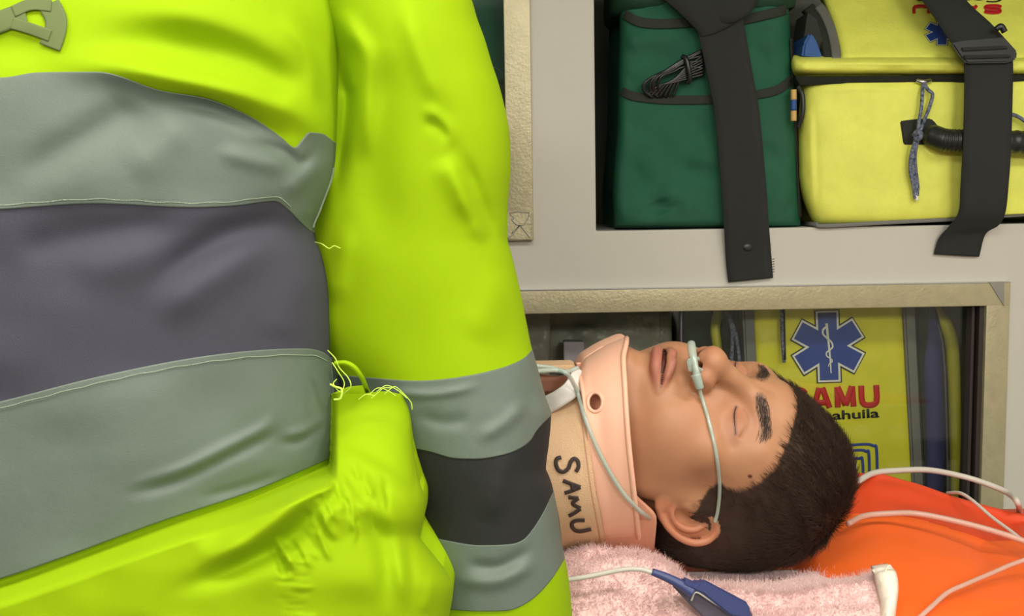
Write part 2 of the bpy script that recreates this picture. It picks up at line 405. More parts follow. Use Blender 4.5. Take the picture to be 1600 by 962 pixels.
holes = [(-0.9, XA+0.002, ZA+0.02, 1.9), (XN, 1.35, ZN, 1.86), (XL, XI, ZB, ZI)]
wb = struct(wall_grid('wall_back', sorted([-XR, -0.9, XL, XA+0.002, XN, XI, 1.35, XR]), sorted([0, ZB, ZI, ZN, ZA+0.02, 1.86, 1.9, ZC]), holes, YW, YW+0.022, M['wall']))
bv = wb.modifiers.new('edge', 'BEVEL'); bv.width = 0.002; bv.segments = 2; bv.limit_method = 'ANGLE'
struct(box('floor', -XR, XR, -1.3, 2.0, -0.03, 0, M['floor']))
struct(box('ceiling', -XR, XR, -1.3, 2.0, ZC, ZC+0.03, M['ceiling']))
struct(box('wall_left', -XR-0.03, -XR, -1.3, 2.0, 0, ZC, M['wall']))
struct(box('wall_right', XR, XR+0.03, -1.3, 2.0, 0, ZC, M['wall']))
struct(box('wall_front', -XR, XR, -1.33, -1.3, 0, ZC, M['wall']))
def lining(name, x0, x1, z0, z1, y0, y1, mat, t=0.01, floor=None):
    """open cupboard box behind an opening, with its own five boards"""
    r = box(name, x0-t, x1+t, y1, y1+t, z0-t, z1+t, mat); struct(r)
    for nm, a in (('side_board', (x0-t, x0, y0, y1, z0-t, z1+t)), ('side_board', (x1, x1+t, y0, y1, z0-t, z1+t)), ('base_board', (x0, x1, y0, y1, z0-t, z0)), ('top_board', (x0, x1, y0, y1, z1, z1+t))):
        box(nm, *a, floor if (floor and nm == 'base_board') else mat, r)
    return r
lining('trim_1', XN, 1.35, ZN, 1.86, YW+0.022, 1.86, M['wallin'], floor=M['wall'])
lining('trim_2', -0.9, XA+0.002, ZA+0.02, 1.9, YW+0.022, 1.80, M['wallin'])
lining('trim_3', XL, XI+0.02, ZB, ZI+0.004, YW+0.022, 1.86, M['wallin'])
# upper left window
w1 = struct(box('window_1', XA, XB, YW-0.014, YW+0.01, ZA, 1.92, M['alu'], bev=0.0012)); bd = box('window_frame', -0.93, XA, YW-0.014, YW+0.01, ZA, ZA+0.036, M['alu'], w1)
pn = box('pane', -0.9, XA+0.001, YW+0.008, YW+0.012, ZA+0.03, 1.9, M['glass'], w1)
cp1 = quadbox('corner_patch', [(791, 331), (829, 331), (829, 374), (791, 373)], YW-0.0155, 0.002, M['alu'], w1)
fl = const(YW-0.0155)
def dflat(Y): return lambda px, py: np.zeros_like(np.asarray(px, float))+Y
ribbonpix('fold_crease', [[(796, 333), (806, 331), (827, 332)], [(797, 335), (803, 341), (800, 343), (808, 351), (818, 351), (826, 338), (827, 333)], [(812, 352), (800, 367), (793, 372)], [(813, 352), (828, 371)], [(812, 352), (800, 364)]], 1.6, dflat(YW-0.0155), 0.0012, M['aluc'], w1, samp=2, thick=0.0012)
# lower window: aluminium frame, gasket, two panes
w2 = struct(box('window_2', XL-0.03, XO, YW-0.014, YW+0.012, ZI, ZT, M['alu'], bev=0.0012))
box('window_frame', XI, XO, YW-0.0138, YW+0.012, ZB-0.03, ZI+0.001, M['alu'], w2, bev=0.001)
box('gasket', XI-0.006, XI, YW-0.006, YW+0.02, ZB, ZI, M['gasket'], w2)
box('gasket', XI-0.0135, XI-0.0095, YW+0.002, YW+0.02, ZB, ZI, M['gasket'], w2)
box('bright_edge', XL-0.03, XO, YW-0.0142, YW-0.0, ZT, ZT+0.0014, M['metal'], w2)
quadbox('corner_cap', [(1546, 441), (1569, 440), (1569, 478)], YW-0.0155, 0.003, M['aluc'], w2)
XM = wx(1066, 540)
box('pane', XL, XM, YW+0.010, YW+0.014, ZB, ZI+0.002, M['glass'], w2)
box('pane', XM-0.03, XI-0.004, YW+0.018, YW+0.022, ZB, ZI+0.002, M['glass'], w2)
box('pane_edge', XM-0.0008, XM+0.0012, YW+0.009, YW+0.015, ZB, ZI, M['conn2'], w2)
for i, (lx, ly, lz, la, e) in enumerate(LAMPS):
    f = box('ceiling_lamp', -0.28, 0.28, -0.14, 0.14, 0.012, 0.045, M['ceiling'], bev=0.004)
    box('diffuser', -0.25, 0.25, -0.11, 0.11, 0.006, 0.013, M['lampface'], f)
    f.location = (lx, ly, lz); f.rotation_euler = (math.radians(la), 0, 0)
    nm = ['left of the three over the stretcher side', 'middle of the three over the stretcher side', 'right of the three over the stretcher side', 'left of the two behind the camera', 'right of the two behind the camera'][i]
    tag(f, 'flat white rectangular ceiling lamp, '+nm, 'lamp', 'ceiling lamps')

# ------------------------------------------------------------------ SDF meshing for bodies
def mesh_sdf(sdf, lo, hi, h, coarse=6, newton=2):
    lo = np.array(lo, float); n = np.ceil((np.array(hi)-lo)/(h*coarse)).astype(int)
    N = n*coarse+1
    cc = [lo[i]+(np.arange(n[i])+0.5)*h*coarse for i in range(3)]
    C = np.stack(np.meshgrid(*cc, indexing='ij'), -1).reshape(-1, 3); dc = sdf(C)
    R = h*coarse*0.87*1.35+h
    act = np.abs(dc) < R; ijk = np.stack(np.meshgrid(*[np.arange(k) for k in n], indexing='ij'), -1).reshape(-1, 3)
    D = np.full(N, 1.0, np.float32)
    sgn = np.where(dc > 0, 1.0, -1.0).astype(np.float32).reshape(n)
    D[:-1, :-1, :-1] = np.repeat(np.repeat(np.repeat(sgn, coarse, 0), coarse, 1), coarse, 2)
    loc = np.stack(np.meshgrid(*[np.arange(coarse+1)]*3, indexing='ij'), -1).reshape(-1, 3)
    A = ijk[act]*coarse
    for s in range(0, len(A), 400):
        I = (A[s:s+400, None, :]+loc[None]).reshape(-1, 3)
        D[I[:, 0], I[:, 1], I[:, 2]] = sdf(lo+I*h)
    S = D > 0
    cs = S[:-1, :-1, :-1].astype(np.int8)
    for a in (0, 1):
        for b in (0, 1):
            for c in (0, 1):
                if a+b+c: cs = cs+S[a:N[0]-1+a, b:N[1]-1+b, c:N[2]-1+c]
    cell = np.argwhere((cs > 0) & (cs < 8)); vid = np.full(cs.shape, -1, np.int64); vid[tuple(cell.T)] = np.arange(len(cell))
    acc = np.zeros((len(cell), 3)); cnt = np.zeros(len(cell))
    for ax in range(3):
        o1, o2 = [k for k in range(3) if k != ax]
        for a in (0, 1):
            for b in (0, 1):
                off = np.zeros(3, int); off[o1] = a; off[o2] = b
                p0 = cell+off; p1 = p0.copy(); p1[:, ax] += 1
                d0 = D[tuple(p0.T)]; d1 = D[tuple(p1.T)]; m = (d0 > 0) != (d1 > 0)
                t = np.where(m, d0/(d0-d1+1e-12), 0); q = p0.astype(float); q[:, ax] += t
                acc[m] += q[m]; cnt[m] += 1
    V = lo+acc/cnt[:, None]*h
    Q = []
    for ax in range(3):
        o1, o2 = [(1, 2), (2, 0), (0, 1)][ax]
        sl0 = [slice(None)]*3; sl1 = [slice(None)]*3; sl0[ax] = slice(0, N[ax]-1); sl1[ax] = slice(1, N[ax])
        d = S[tuple(sl0)].astype(np.int8)-S[tuple(sl1)].astype(np.int8)
        e = np.argwhere(d != 0); e = e[(e[:, o1] > 0) & (e[:, o2] > 0) & (e[:, o1] < N[o1]-1) & (e[:, o2] < N[o2]-1)]
        sg = d[tuple(e.T)]
        def c(i, j):
            k = e.copy(); k[:, o1] -= i; k[:, o2] -= j; return vid[tuple(k.T)]
        q = np.stack([c(0, 0), c(1, 0), c(1, 1), c(0, 1)], -1); q[sg > 0] = q[sg > 0][:, ::-1]; Q.append(q)
    Q = np.vstack(Q); Q = Q[(Q >= 0).all(1)]
    e = h*0.35
    for _ in range(newton):
        d = sdf(V); G = np.stack([sdf(V+np.eye(3)[k]*e)-sdf(V-np.eye(3)[k]*e) for k in range(3)], -1)/(2*e)
        g2 = (G*G).sum(1)+1e-6; st = -(d/g2)[:, None]*G; ln = np.linalg.norm(st, axis=1)[:, None]
        V = V+st*np.minimum(1, h*0.5/(ln+1e-9))
    Nn = G/np.sqrt(g2)[:, None]
    return V, Q[:, ::-1], Nn
def ell(p, c, r, rot=None):
    q = p-np.array(c, float)
    if rot is not None: q = q@rot
    r = np.array(r, float); k0 = np.linalg.norm(q/r, axis=1); k1 = np.linalg.norm(q/(r*r), axis=1)
    return k0*(k0-1)/(k1+1e-9)
def cap(p, a, b, ra, rb=None):
    a = np.array(a, float); b = np.array(b, float); rb = ra if rb is None else rb
    v = b-a; t = np.clip((p-a)@v/(v@v), 0, 1); return np.linalg.norm(p-a-t[:, None]*v, axis=1)-(ra+(rb-ra)*t)
def chain(p, pts, rs):
    d = None
    q = spline(pts, len(pts)*3-2); rr = np.interp(np.linspace(0, 1, len(q)), np.linspace(0, 1, len(rs)), rs)
    for i in range(len(q)-1):
        e = cap(p, q[i], q[i+1], rr[i], rr[i+1]); d = e if d is None else np.minimum(d, e)
    return d
def smin(a, b, k):
    h = np.clip(0.5+0.5*(b-a)/k, 0, 1); return b*(1-h)+a*h-k*h*(1-h)
def ssub(a, b, k):   # a minus b
    return -smin(-a, b, k)

# ------------------------------------------------------------------ the patient's head (cm; s = toward the near ear, u = crown, w = face)
TILT, TURN, NOD = math.radians(10.76), math.radians(36.0), math.radians(-2.9)
def rotm(a, ax):
    ax = np.array(ax, float); K = np.array([[0, -ax[2], ax[1]], [ax[2], 0, -ax[0]], [-ax[1], ax[0], 0]]); return np.eye(3)+math.sin(a)*K+(1-math.cos(a))*K@K
HR = rotm(NOD, (0, 0, 1))@rotm(TILT, (0, 1, 0))@rotm(TURN, (1, 0, 0))
LEAN = rotm(math.radians(2.0), (0, cp, -sp))     # the head leans with the stretcher
HR = LEAN@HR; HO = CAM+LEAN@np.array([0.18056, 0.97223, -0.22805])
HS, HU, HW = HR@np.array([0, -1.0, 0]), HR@np.array([1.0, 0, 0]), HR@np.array([0, 0, 1.0])
HB = np.stack([HS, HU, HW])               # rows
def h2w(p): return HO+0.01*(np.asarray(p, float)@HB)
def w2h(p): return (np.asarray(p, float)-HO)@HB.T*100
EA = math.radians(24)
e_up = np.array([0, math.cos(EA), -math.sin(EA)]); e_fw = np.array([0, math.sin(EA), math.cos(EA)])
EO = math.radians(26); e_bk = -e_fw*math.cos(EO)+np.array([1.0, 0, 0])*math.sin(EO); e_n = np.cross(e_up, e_bk)
if e_n[0] < 0: e_n = -e_n
EC = np.array([7.45, -0.85, -1.6])
def ear_sdf(p):
    q = p-EC; x, y, z = q@e_bk, q@e_up, q@e_n; L = np.stack([x, y, z], -1)
    d = ell(L, (0.25, 0.1, -0.25), (1.75, 3.0, 0.42))
    d = ssub(d, ell(L, (0.15, 0.5, 0.75), (1.5, 2.5, 0.9)), 0.2)
    hel = [(-1.0, 0.1, 0.0), (-1.35, 1.2, 0.1), (-1.15, 2.3, 0.15), (-0.3, 3.1, 0.2), (0.8, 3.1, 0.25), (1.65, 2.2, 0.3), (1.95, 0.9, 0.25), (1.75, -0.5, 0.15), (1.2, -1.7, 0.0), (0.5, -2.6, -0.1)]
    d = smin(d, chain(L, hel, [0.2, 0.3, 0.33, 0.33, 0.34, 0.34, 0.32, 0.3, 0.32, 0.35]), 0.18)
    d = smin(d, ell(L, (-0.35, -2.55, -0.05), (1.0, 0.85, 0.42)), 0.35)
    d = smin(d, chain(L, [(-0.2, 2.0, -0.1), (0.55, 1.5, 0.1), (1.0, 0.5, 0.15), (0.85, -0.6, 0.1), (0.25, -1.4, 0.1), (-0.4, -1.7, 0.05)], [0.22, 0.3, 0.33, 0.3, 0.3, 0.24]), 0.25)
    d = ssub(d, ell(L, (-0.15, -0.15, 0.45), (0.85, 1.15, 0.9)), 0.2)
    d = smin(d, ell(L, (-1.15, -0.6, 0.15), (0.4, 0.6, 0.45)), 0.3)
    return d
def face_sdf(p):
    p = np.asarray(p, float); sy = p.copy(); sy[:, 0] = np.abs(sy[:, 0])
    d = ell(sy, (0, 5.4, -2.9), (7.4, 9.2, 9.6))
    d = smin(d, ell(sy, (0, 2.3, -5.0), (7.7, 8.4, 8.8)), 1.5)
    d = smin(d, ell(sy, (0, 4.5, 2.7), (5.3, 4.6, 5.9)), 1.4)
    d = smin(d, ell(sy, (0, -2.6, 3.2), (5.7, 7.0, 5.6)), 1.6)
    d = smin(d, ell(sy, (4.6, -0.9, 4.9), (2.2, 1.9, 2.3)), 1.2)
    d = smin(d, ell(sy, (3.2, -4.0, 5.4), (2.8, 3.2, 2.9)), 1.2)
    d = smin(d, cap(sy, (5.5, -5.6, 0.4), (1.9, -9.0, 6.8), 1.5, 1.3), 1.8)
    d = smin(d, cap(sy, (5.9, -0.5, -0.3), (5.5, -5.6, 0.4), 1.6, 1.5), 1.8)
    d = smin(d, ell(sy, (4.2, -4.0, 2.5), (2.9, 4.2, 4.0)), 1.5)
    d = smin(d, ell(sy, (0, -8.9, 7.6), (1.9, 1.7, 1.8)), 1.0)
    d = smin(d, ell(sy, (0, -5.9, 6.6), (3.1, 2.5, 3.0)), 1.2)
    d = smin(d, cap(sy, (1.0, 3.0, 7.9), (4.5, 3.5, 6.1), 0.85, 0.75), 1.1)
    d = smin(d, ell(sy, (4.6, 3.0, 2.8), (2.3, 3.6, 3.9)), 1.5)
    # orbit and closed eye
    d = ssub(d, ell(sy, (2.9, 1.1, 9.2), (1.9, 1.1, 1.45)), 0.9)
    d = smin(d, ell(sy, (3.1, 1.3, 6.35), (1.75, 1.45, 1.3)), 0.7)
    d = ssub(d, chain(sy, [(1.9, 1.75, 8.05), (2.6, 2.15, 8.1), (3.3, 2.2, 7.9), (4.0, 2.05, 7.5), (4.6, 1.7, 7.0)], [0.1, 0.14, 0.16, 0.14, 0.1]), 0.25)
    # nose
    d = smin(d, cap(sy, (0, 2.4, 8.0), (0, -1.4, 10.2), 0.85, 1.05), 1.1)
    d = smin(d, ell(sy, (0, -1.9, 10.75), (1.4, 1.2, 1.3)), 0.8)
    d = smin(d, ell(sy, (1.35, -2.35, 9.5), (0.95, 1.05, 1.35)), 0.5)
    d = smin(d, cap(sy, (0, -2.9, 9.6), (0, -2.75, 11.0), 0.38, 0.45), 0.3)
    d = ssub(d, ell(sy, (0.8, -3.25, 10.2), (0.42, 0.85, 0.85)), 0.15)
    d = ssub(d, ell(sy, (2.6, -2.2, 9.5), (0.35, 0.9, 0.8)), 0.4)
    # mouth: upper lip, lower lip, parted seam
    d = ssub(d, cap(sy, (0, -3.8, 10.3), (0, -4.35, 10.4), 0.24, 0.24), 0.4)
    d = smin(d, chain(sy, [(0, -5.38, 10.05), (0.7, -5.3, 10.0), (1.6, -5.48, 9.4), (2.5, -5.8, 8.35)], [0.42, 0.45, 0.36, 0.16]), 0.45)
    d = smin(d, chain(sy, [(0, -6.62, 9.8), (1.0, -6.58, 9.6), (1.8, -6.3, 8.95), (2.5, -5.95, 8.2)], [0.52, 0.5, 0.36, 0.16]), 0.45)
    d = ssub(d, chain(sy, [(0, -5.98, 10.55), (1.2, -5.95, 10.1), (2.1, -5.85, 9.2), (2.6, -5.85, 8.75)], [0.22, 0.2, 0.15, 0.08]), 0.1)
    d = ssub(d, chain(sy, [(0, -5.98, 9.9), (1.2, -5.95, 9.5), (2.1, -5.85, 8.8)], [0.2, 0.18, 0.1]), 0.06)
    d = ssub(d, ell(sy, (0, -7.95, 10.0), (1.9, 0.6, 0.7)), 0.6)
    # neck
    d = smin(d, cap(sy, (0, -3.0, -2.6), (0, -17, -4.6), 5.8, 6.0), 1.8)
    m = p[:, 0] > 5.0
    if m.any():
        e = ear_sdf(p[m]); d = d.copy(); d[m] = smin(d[m], e, 0.35)
    m = p[:, 0] < -5.0
    if m.any():
        q = p[m].copy(); q[:, 0] *= -1; d[m] = smin(d[m], ear_sdf(q), 0.35)
    return d
HV, HQ, HN = mesh_sdf(face_sdf, (-10, -16.5, -12.5), (10.2, 15.5, 13.2), 0.13)
wl = curve1d([(-12, -8), (-7, -7), (-4, -3.6), (-2, -3.2), (-0.2, -2.6), (0.5, 1.0), (1.0, 2.3), (2.2, 2.9), (3.4, 3.1), (4.4, 3.9), (5.2, 5.0), (6.0, 6.2), (6.6, 8.5), (7.2, 12), (16, 20)])
def hairmask(V, j=0.0):
    n = vnoise(V[:, 0]*1.7+V[:, 1], V[:, 1]*2+V[:, 2]*1.3, 3)*0.7
    earz = (np.abs(V[:, 0]) > 6.6) & (np.abs(V[:, 0]) > 7.15+0.0*V[:, 1]) & (V[:, 1] < 3.0) & (V[:, 1] > -4.2) & (V[:, 2] > -4.6) & (V[:, 2] < 1.2)
    m = np.clip((wl(V[:, 1]+0.06*np.abs(V[:, 0]))+n-V[:, 2])/0.7+0.5+j, 0, 1)
    m = m*np.clip((V[:, 1]+8.5)/1.5, 0, 1)
    earm = ear_sdf(np.abs(V)*np.array([1, 0, 0])+V*np.array([0, 1, 1]))
    return np.where(earm < 0.12, 0, m)
def gauss(d, s): return np.exp(-(d/s)**2)
A3 = np.abs(HV[:, 0]); s_, u_, w_ = HV.T
base = np.array(lin((184, 132, 98)))
col = np.tile(base, (len(HV), 1))
def blend(mask, rgb):
    global col
    c = np.array(lin(rgb)); mk = np.clip(mask, 0, 1)[:, None]; col = col*(1-mk)+c*mk
blend(0.55*gauss(np.hypot(A3-4.2, u_+2.2), 2.6)*(w_ > 3), (192, 130, 96))
blend(0.5*gauss(np.hypot(A3-1.0, u_+2.8), 1.6)*(w_ > 9), (184, 118, 88))
blend(0.35*gauss(np.hypot(A3-3.1, u_-1.5), 1.7)*(w_ > 5), (168, 108, 82))
blend(0.35*(ear_sdf(np.stack([A3, u_, w_], 1)) < 0.05), (204, 118, 92))
sy = np.stack([A3, u_, w_], 1)
lipu = chain(sy, [(0, -5.2, 10.2), (0.7, -5.05, 10.2), (1.6, -5.4, 9.5), (2.5, -5.78, 8.5)], [0.55, 0.58, 0.46, 0.2])
lipl = chain(sy, [(0, -6.8, 10.0), (1.0, -6.75, 9.8), (1.8, -6.4, 9.1), (2.5, -5.95, 8.4)], [0.68, 0.66, 0.46, 0.2])
blend(np.clip(0.4-np.minimum(lipu, lipl)/0.3, 0, 1)*0.7, (170, 98, 88))
mi = chain(sy, [(0, -5.98, 9.9), (1.2, -5.95, 9.5), (2.1, -5.85, 8.8), (2.6, -5.85, 8.4)], [0.2, 0.18, 0.12, 0.08])
blend(np.clip((0.14-mi)/0.1, 0, 1)*(lipl > -0.6), (92, 44, 40))
blend(np.clip((1-np.linalg.norm((sy-np.array([0.8, -2.9, 10.2]))/np.array([0.46, 1.0, 0.85]), axis=1))*4, 0, 1), (70, 34, 26))
brd = chain(sy, [(1.1, 2.95, 8.7), (2.2, 3.35, 8.4), (3.6, 3.8, 7.6), (4.6, 3.3, 6.7), (5.2, 2.5, 6.0)], [0.28, 0.32, 0.3, 0.2, 0.08])
bn = vnoise(s_*6, u_*9, 5)*0.35
blend(np.clip(0.55-(brd-0.15+bn*0.4)/0.35, 0, 1)*0.6, (88, 68, 56))
blend(np.clip(1-np.linalg.norm(HV-np.array([6.6, 3.2, 4.6]), axis=1)/0.22, 0, 1)*3, (96, 46, 38))
lash = [(1.75, 1.1, 9), (2.4, 0.98, 9), (3.1, 0.95, 9), (3.9, 1.05, 9), (4.5, 1.2, 9)]
crs = spline([(1.9, 1.75), (2.6, 2.15), (3.3, 2.2), (4.0, 2.05), (4.6, 1.7)], 24)
dcr = np.min(np.hypot(A3[:, None]-crs[None, :, 0], u_[:, None]-crs[None, :, 1]), 1)
blend(gauss(dcr, 0.10)*(w_ > 5)*0.35, (128, 80, 60))
lc = spline([(a, b) for a, b, _ in lash], 30)
dl = np.min(np.hypot(A3[:, None]-lc[None, :, 0], u_[:, None]-lc[None, :, 1]), 1)
blend(gauss(dl, 0.13)*(w_ > 5)*0.9, (70, 48, 40))
blend(gauss(np.maximum(dl-0.15, 0), 0.4)*(w_ > 5)*0.25, (168, 104, 88))
hm = hairmask(HV); blend(hm*0.97, (50, 38, 31))
patient = thing('person', 'patient lying face up with closed eyes, short dark hair and peach neck collar', 'person', loc=tuple(HO))
pid = Vector(patient.location)
def adopt(o, root):
    o.parent = root; o.matrix_parent_inverse = Matrix.Translation(-root.location); return o
head = fast_mesh('head_and_neck', h2w(HV), HQ, M['skin']); adopt(head, patient)
ca = head.data.color_attributes.new('tone', 'FLOAT_COLOR', 'POINT')
ca.data.foreach_set('color', np.hstack([col, np.ones((len(col), 1))]).astype(np.float32).ravel())
# strands
def strands(name, base, dirs, bend, length, rad, mat, segs=3, taper=0.15):
    n = len(base); k = 3; rings = []
    a = np.cross(dirs, np.array([0.3, 0.5, 0.8])); a /= np.linalg.norm(a, axis=1)[:, None]+1e-9; b = np.cross(dirs, a)
    for i in range(segs+1):
        t = i/segs; c = base+dirs*(length*t)[:, None]+bend*((length*t*t))[:, None]
        rr = rad*(1-(1-taper)*t)
        for j in range(k):
            th = j*2*math.pi/k; rings.append(c+(math.cos(th)*a+math.sin(th)*b)*rr)
    V = np.stack(rings, 1).reshape(-1, 3); m = (segs+1)*k; o = np.arange(n)[:, None]*m
    Q = []
    for i in range(segs):
        for j in range(k):
            Q.append(np.concatenate([o+i*k+j, o+i*k+(j+1) % k, o+(i+1)*k+(j+1) % k, o+(i+1)*k+j], 1))
    return fast_mesh(name, V, np.vstack(Q), mat)
prob = np.clip(hm-0.15, 0, 1)*(u_ > -7.5); prob /= prob.sum()
idx = RNG.choice(len(HV), 30000, p=prob)
b0 = HV[idx]+RNG.normal(0, 0.05, (len(idx), 3))-HN[idx]*0.08; nn = HN[idx]
crown = np.array([1.5, 13.5, -5.5]); away = b0-crown; away -= (away*nn).sum(1)[:, None]*nn; away /= np.linalg.norm(away, axis=1)[:, None]+1e-6
top = np.clip((b0[:, 1]-3.5)/6, 0, 1)
clump = np.stack([vnoise(b0[:, 0]*1.6, b0[:, 1]*1.6+b0[:, 2]*1.1, s) for s in (11, 12, 13)], 1)
ln = 0.5+top*(1.0-0.35*np.clip(b0[:, 2]/6, 0, 1))+RNG.uniform(-0.2, 0.3, len(b0)); ln *= 0.9+0.3*RNG.random(len(b0)); ln *= np.clip(hm[idx]*1.3, 0.35, 1)
fl_ = nn*(0.3+0.4*top)[:, None]+away*0.9+clump*0.6+RNG.normal(0, 0.12, b0.shape); fl_ /= np.linalg.norm(fl_, axis=1)[:, None]
bend = away*0.25-nn*0.25
hr = strands('hair', h2w(b0), fl_@HB, bend@HB, ln*0.01, 0.00026, M['hair']); adopt(hr, patient); hr['kind'] = 'stuff'
# eyebrow hairs, lashes
pb = np.clip(0.3-(brd+bn*0.3), 0, 1)*(w_ > 3); pb /= pb.sum(); idx = RNG.choice(len(HV), 1100, p=pb)
b1 = HV[idx]; n1 = HN[idx]; sg = np.sign(b1[:, 0]); dr = np.stack([sg*0.95, 0.35-0.12*np.abs(b1[:, 0]), -0.4+0*sg], 1)+n1*0.25+RNG.normal(0, 0.15, b1.shape); dr /= np.linalg.norm(dr, axis=1)[:, None]
eb = strands('eyebrow', h2w(b1), dr@HB, -(n1@HB)*0.2, np.full(len(b1), 0.0055), 0.00017, M['brow'], segs=2); adopt(eb, patient); eb['kind'] = 'stuff'
def project_face(pts):
    """slide local points along w until they lie on the face"""
    p = np.array(pts, float)
    for _ in range(60):
        d = face_sdf(p); p[:, 2] -= np.clip(d, -0.5, 0.5)*0.8
    return p
for sg in (1, -1):
    pl = project_face([(sg*a, b, 8.2) for a, b in lc])
    ls = tube('eyelashes', h2w(pl), 0.0005, M['brow'], world=True, n=30, k=5, rf=lambda t: 0.5+0.8*math.sin(math.pi*min(1, t+0.15)))
    adopt(ls, patient)
te = tube('teeth', h2w([(s, -5.8-0.02*s*s, 9.35-0.16*s*s) for s in np.linspace(-1.6, 1.6, 9)]), 0.0020, M['teeth'], world=True, n=30, k=6); adopt(te, patient)
# shirt, arms and trousers of the lying patient (metres, world)
sh = HO+np.array([-0.30, 0.02, -0.02])
def body_sdf(p):
    d = ell(p, (HO[0]-0.36, 1.05, 1.035), (0.20, 0.155, 0.10))
    d = smin(d, ell(p, (HO[0]-0.60, 1.05, 1.03), (0.22, 0.145, 0.10)), 0.05)
    for sg in (-1, 1):
        d = smin(d, cap(p, (HO[0]-0.24, 1.05+sg*0.12, 1.03), (HO[0]-0.52, 1.05+sg*0.135, 1.0), 0.045, 0.04), 0.03)
    return d
bv_, bq_, _ = mesh_sdf(body_sdf, (-0.75, 0.7, 0.9), (0.12, 1.28, 1.2), 0.008)
adopt(fast_mesh('shirt', bv_, bq_, M['shirt']), patient)
def leg_sdf(p):
    d = ell(p, (HO[0]-0.80, 1.05, 1.02), (0.12, 0.145, 0.09))
    for sg in (-1, 1):
        d = smin(d, cap(p, (HO[0]-0.85, 1.05+sg*0.08, 1.01), (HO[0]-1.22, 1.05+sg*0.08, 1.0), 0.08, 0.055), 0.03)
        d = smin(d, cap(p, (HO[0]-1.22, 1.05+sg*0.08, 1.0), (HO[0]-1.62, 1.05+sg*0.08, 0.985), 0.055, 0.04), 0.02)
    return d
bv_, bq_, _ = mesh_sdf(leg_sdf, (-1.52, 0.7, 0.88), (-0.5, 1.28, 1.16), 0.01)
adopt(fast_mesh('trousers', bv_, bq_, M['trouser']), patient)

# ------------------------------------------------------------------ cervical collar
collar = thing('neck_collar', 'peach foam neck collar with tan tape marked SAMU around the lying patient', 'collar', loc=(HO[0]-0.1, 0.97, 1.05))
CYC = 0.962
TT = curve1d([(840, 618), (870, 598), (890, 586), (903, 578), (912, 562), (925, 552), (942, 542), (960, 534), (978, 528), (1010, 545)])
BB = curve1d([(840, 872), (878, 866), (903, 860), (998, 848), (1010, 847)])
fsh = Shell(TT, BB, const(CYC), curve1d([(850, 0.078), (905, 0.083), (1000, 0.092)]), 2.2, axis='h', disp=folds([([(925, 560), (940, 700), (965, 850)], 10, -0.0012)]))
Lp = curve1d([(500, 920), (545, 906), (575, 903), (600, 908), (700, 920), (760, 930), (860, 946)])
Rp = curve1d([(500, 978), (530, 979), (560, 974), (600, 976), (680, 981), (740, 987), (800, 994), (850, 999)])
fp = fsh.patch('front_panel', Lp, Rp, 260, 110, M['peach'], caps=False); adopt(fp, collar)
sm = fp.modifiers.new('thickness', 'SOLIDIFY'); sm.thickness = 0.0035; sm.offset = -1
# breathing hole cut through the near wall of the panel
hcx, hcy, hrx, hry = 930.0, 628.0, 11.5, 15.0
bm = bmesh.new(); bm.from_mesh(fp.data)
hring = [(hcx+hrx*math.cos(a), hcy+hry*math.sin(a)) for a in np.arange(40)/40*2*math.pi]
hpts = np.array([P(x, y, fsh.depth(np.array(x), np.array(y))) for x, y in hring]); hc = hpts.mean(0)
kill = [f for f in bm.faces if f.calc_center_median().y < CYC-0.03 and ((f.calc_center_median().x-hc[0])/0.0068)**2+((f.calc_center_median().z-hc[2])/0.0086)**2 < 1.0]
bmesh.ops.delete(bm, geom=kill, context='FACES'); bm.to_mesh(fp.data); bm.free()
adopt(tube('hole_rim', [tuple(p) for p in hpts]+[tuple(hpts[0])], 0.0016, M['peach'], world=True, n=80), collar)
q = np.linspace(528, 848, 60); rp = [(float(Rp(y)), y, float(fsh.depth(np.array(float(Rp(y))), np.array(float(y))))) for y in q]
adopt(tube('rim', rp, 0.0024, M['peach'], n=120), collar)
lp = [(float(Lp(y))+1, y, float(fsh.depth(np.array(float(Lp(y))+1), np.array(float(y))))-0.001) for y in np.linspace(566, 700, 30)]
adopt(tube('side_rim', lp, 0.0024, M['peach'], n=60, rf=lambda t: 1-0.8*t), collar)
E0 = curve1d([(560, 850), (622, 857), (650, 860), (700, 856), (735, 853), (765, 862), (800, 872), (870, 879), (900, 880)])
E1 = curve1d([(560, 900), (600, 905), (650, 915), (700, 922), (760, 930), (850, 946), (900, 950)])
ssh = Shell(curve1d([(850, 627), (880, 613), (905, 602), (950, 590)]), BB, const(CYC), curve1d([(850, 0.082), (950, 0.086)]), 2.2, axis='h')
st_ = ssh.patch('fastening_tape', E0, E1, 100, 20, M['tan'], a0=-0.93, off=0.003, closed=False, caps=False); adopt(st_, collar)
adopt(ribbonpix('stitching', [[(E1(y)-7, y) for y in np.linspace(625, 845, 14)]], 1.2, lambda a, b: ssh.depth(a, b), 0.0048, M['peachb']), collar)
bsh = Shell(curve1d([(840, 640), (900, 600), (1000, 572), (1030, 590)]), curve1d([(840, 880), (1000, 873), (1030, 870)]), const(CYC+0.012), const(0.075), 2.1, axis='h')
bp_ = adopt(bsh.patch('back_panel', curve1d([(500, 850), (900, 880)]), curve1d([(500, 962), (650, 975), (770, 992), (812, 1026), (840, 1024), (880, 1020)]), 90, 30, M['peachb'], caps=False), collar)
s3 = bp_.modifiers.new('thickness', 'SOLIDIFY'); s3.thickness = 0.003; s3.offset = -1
adopt(strip('throat_rim', [(846, 622, 860, 646, 0.905), (866, 612, 880, 634, 0.90), (882, 600, 902, 618, 0.90), (892, 585, 912, 600, 0.91), (898, 572, 914, 582, 0.925)], M['whitep'], thick=0.004, n=30), collar)
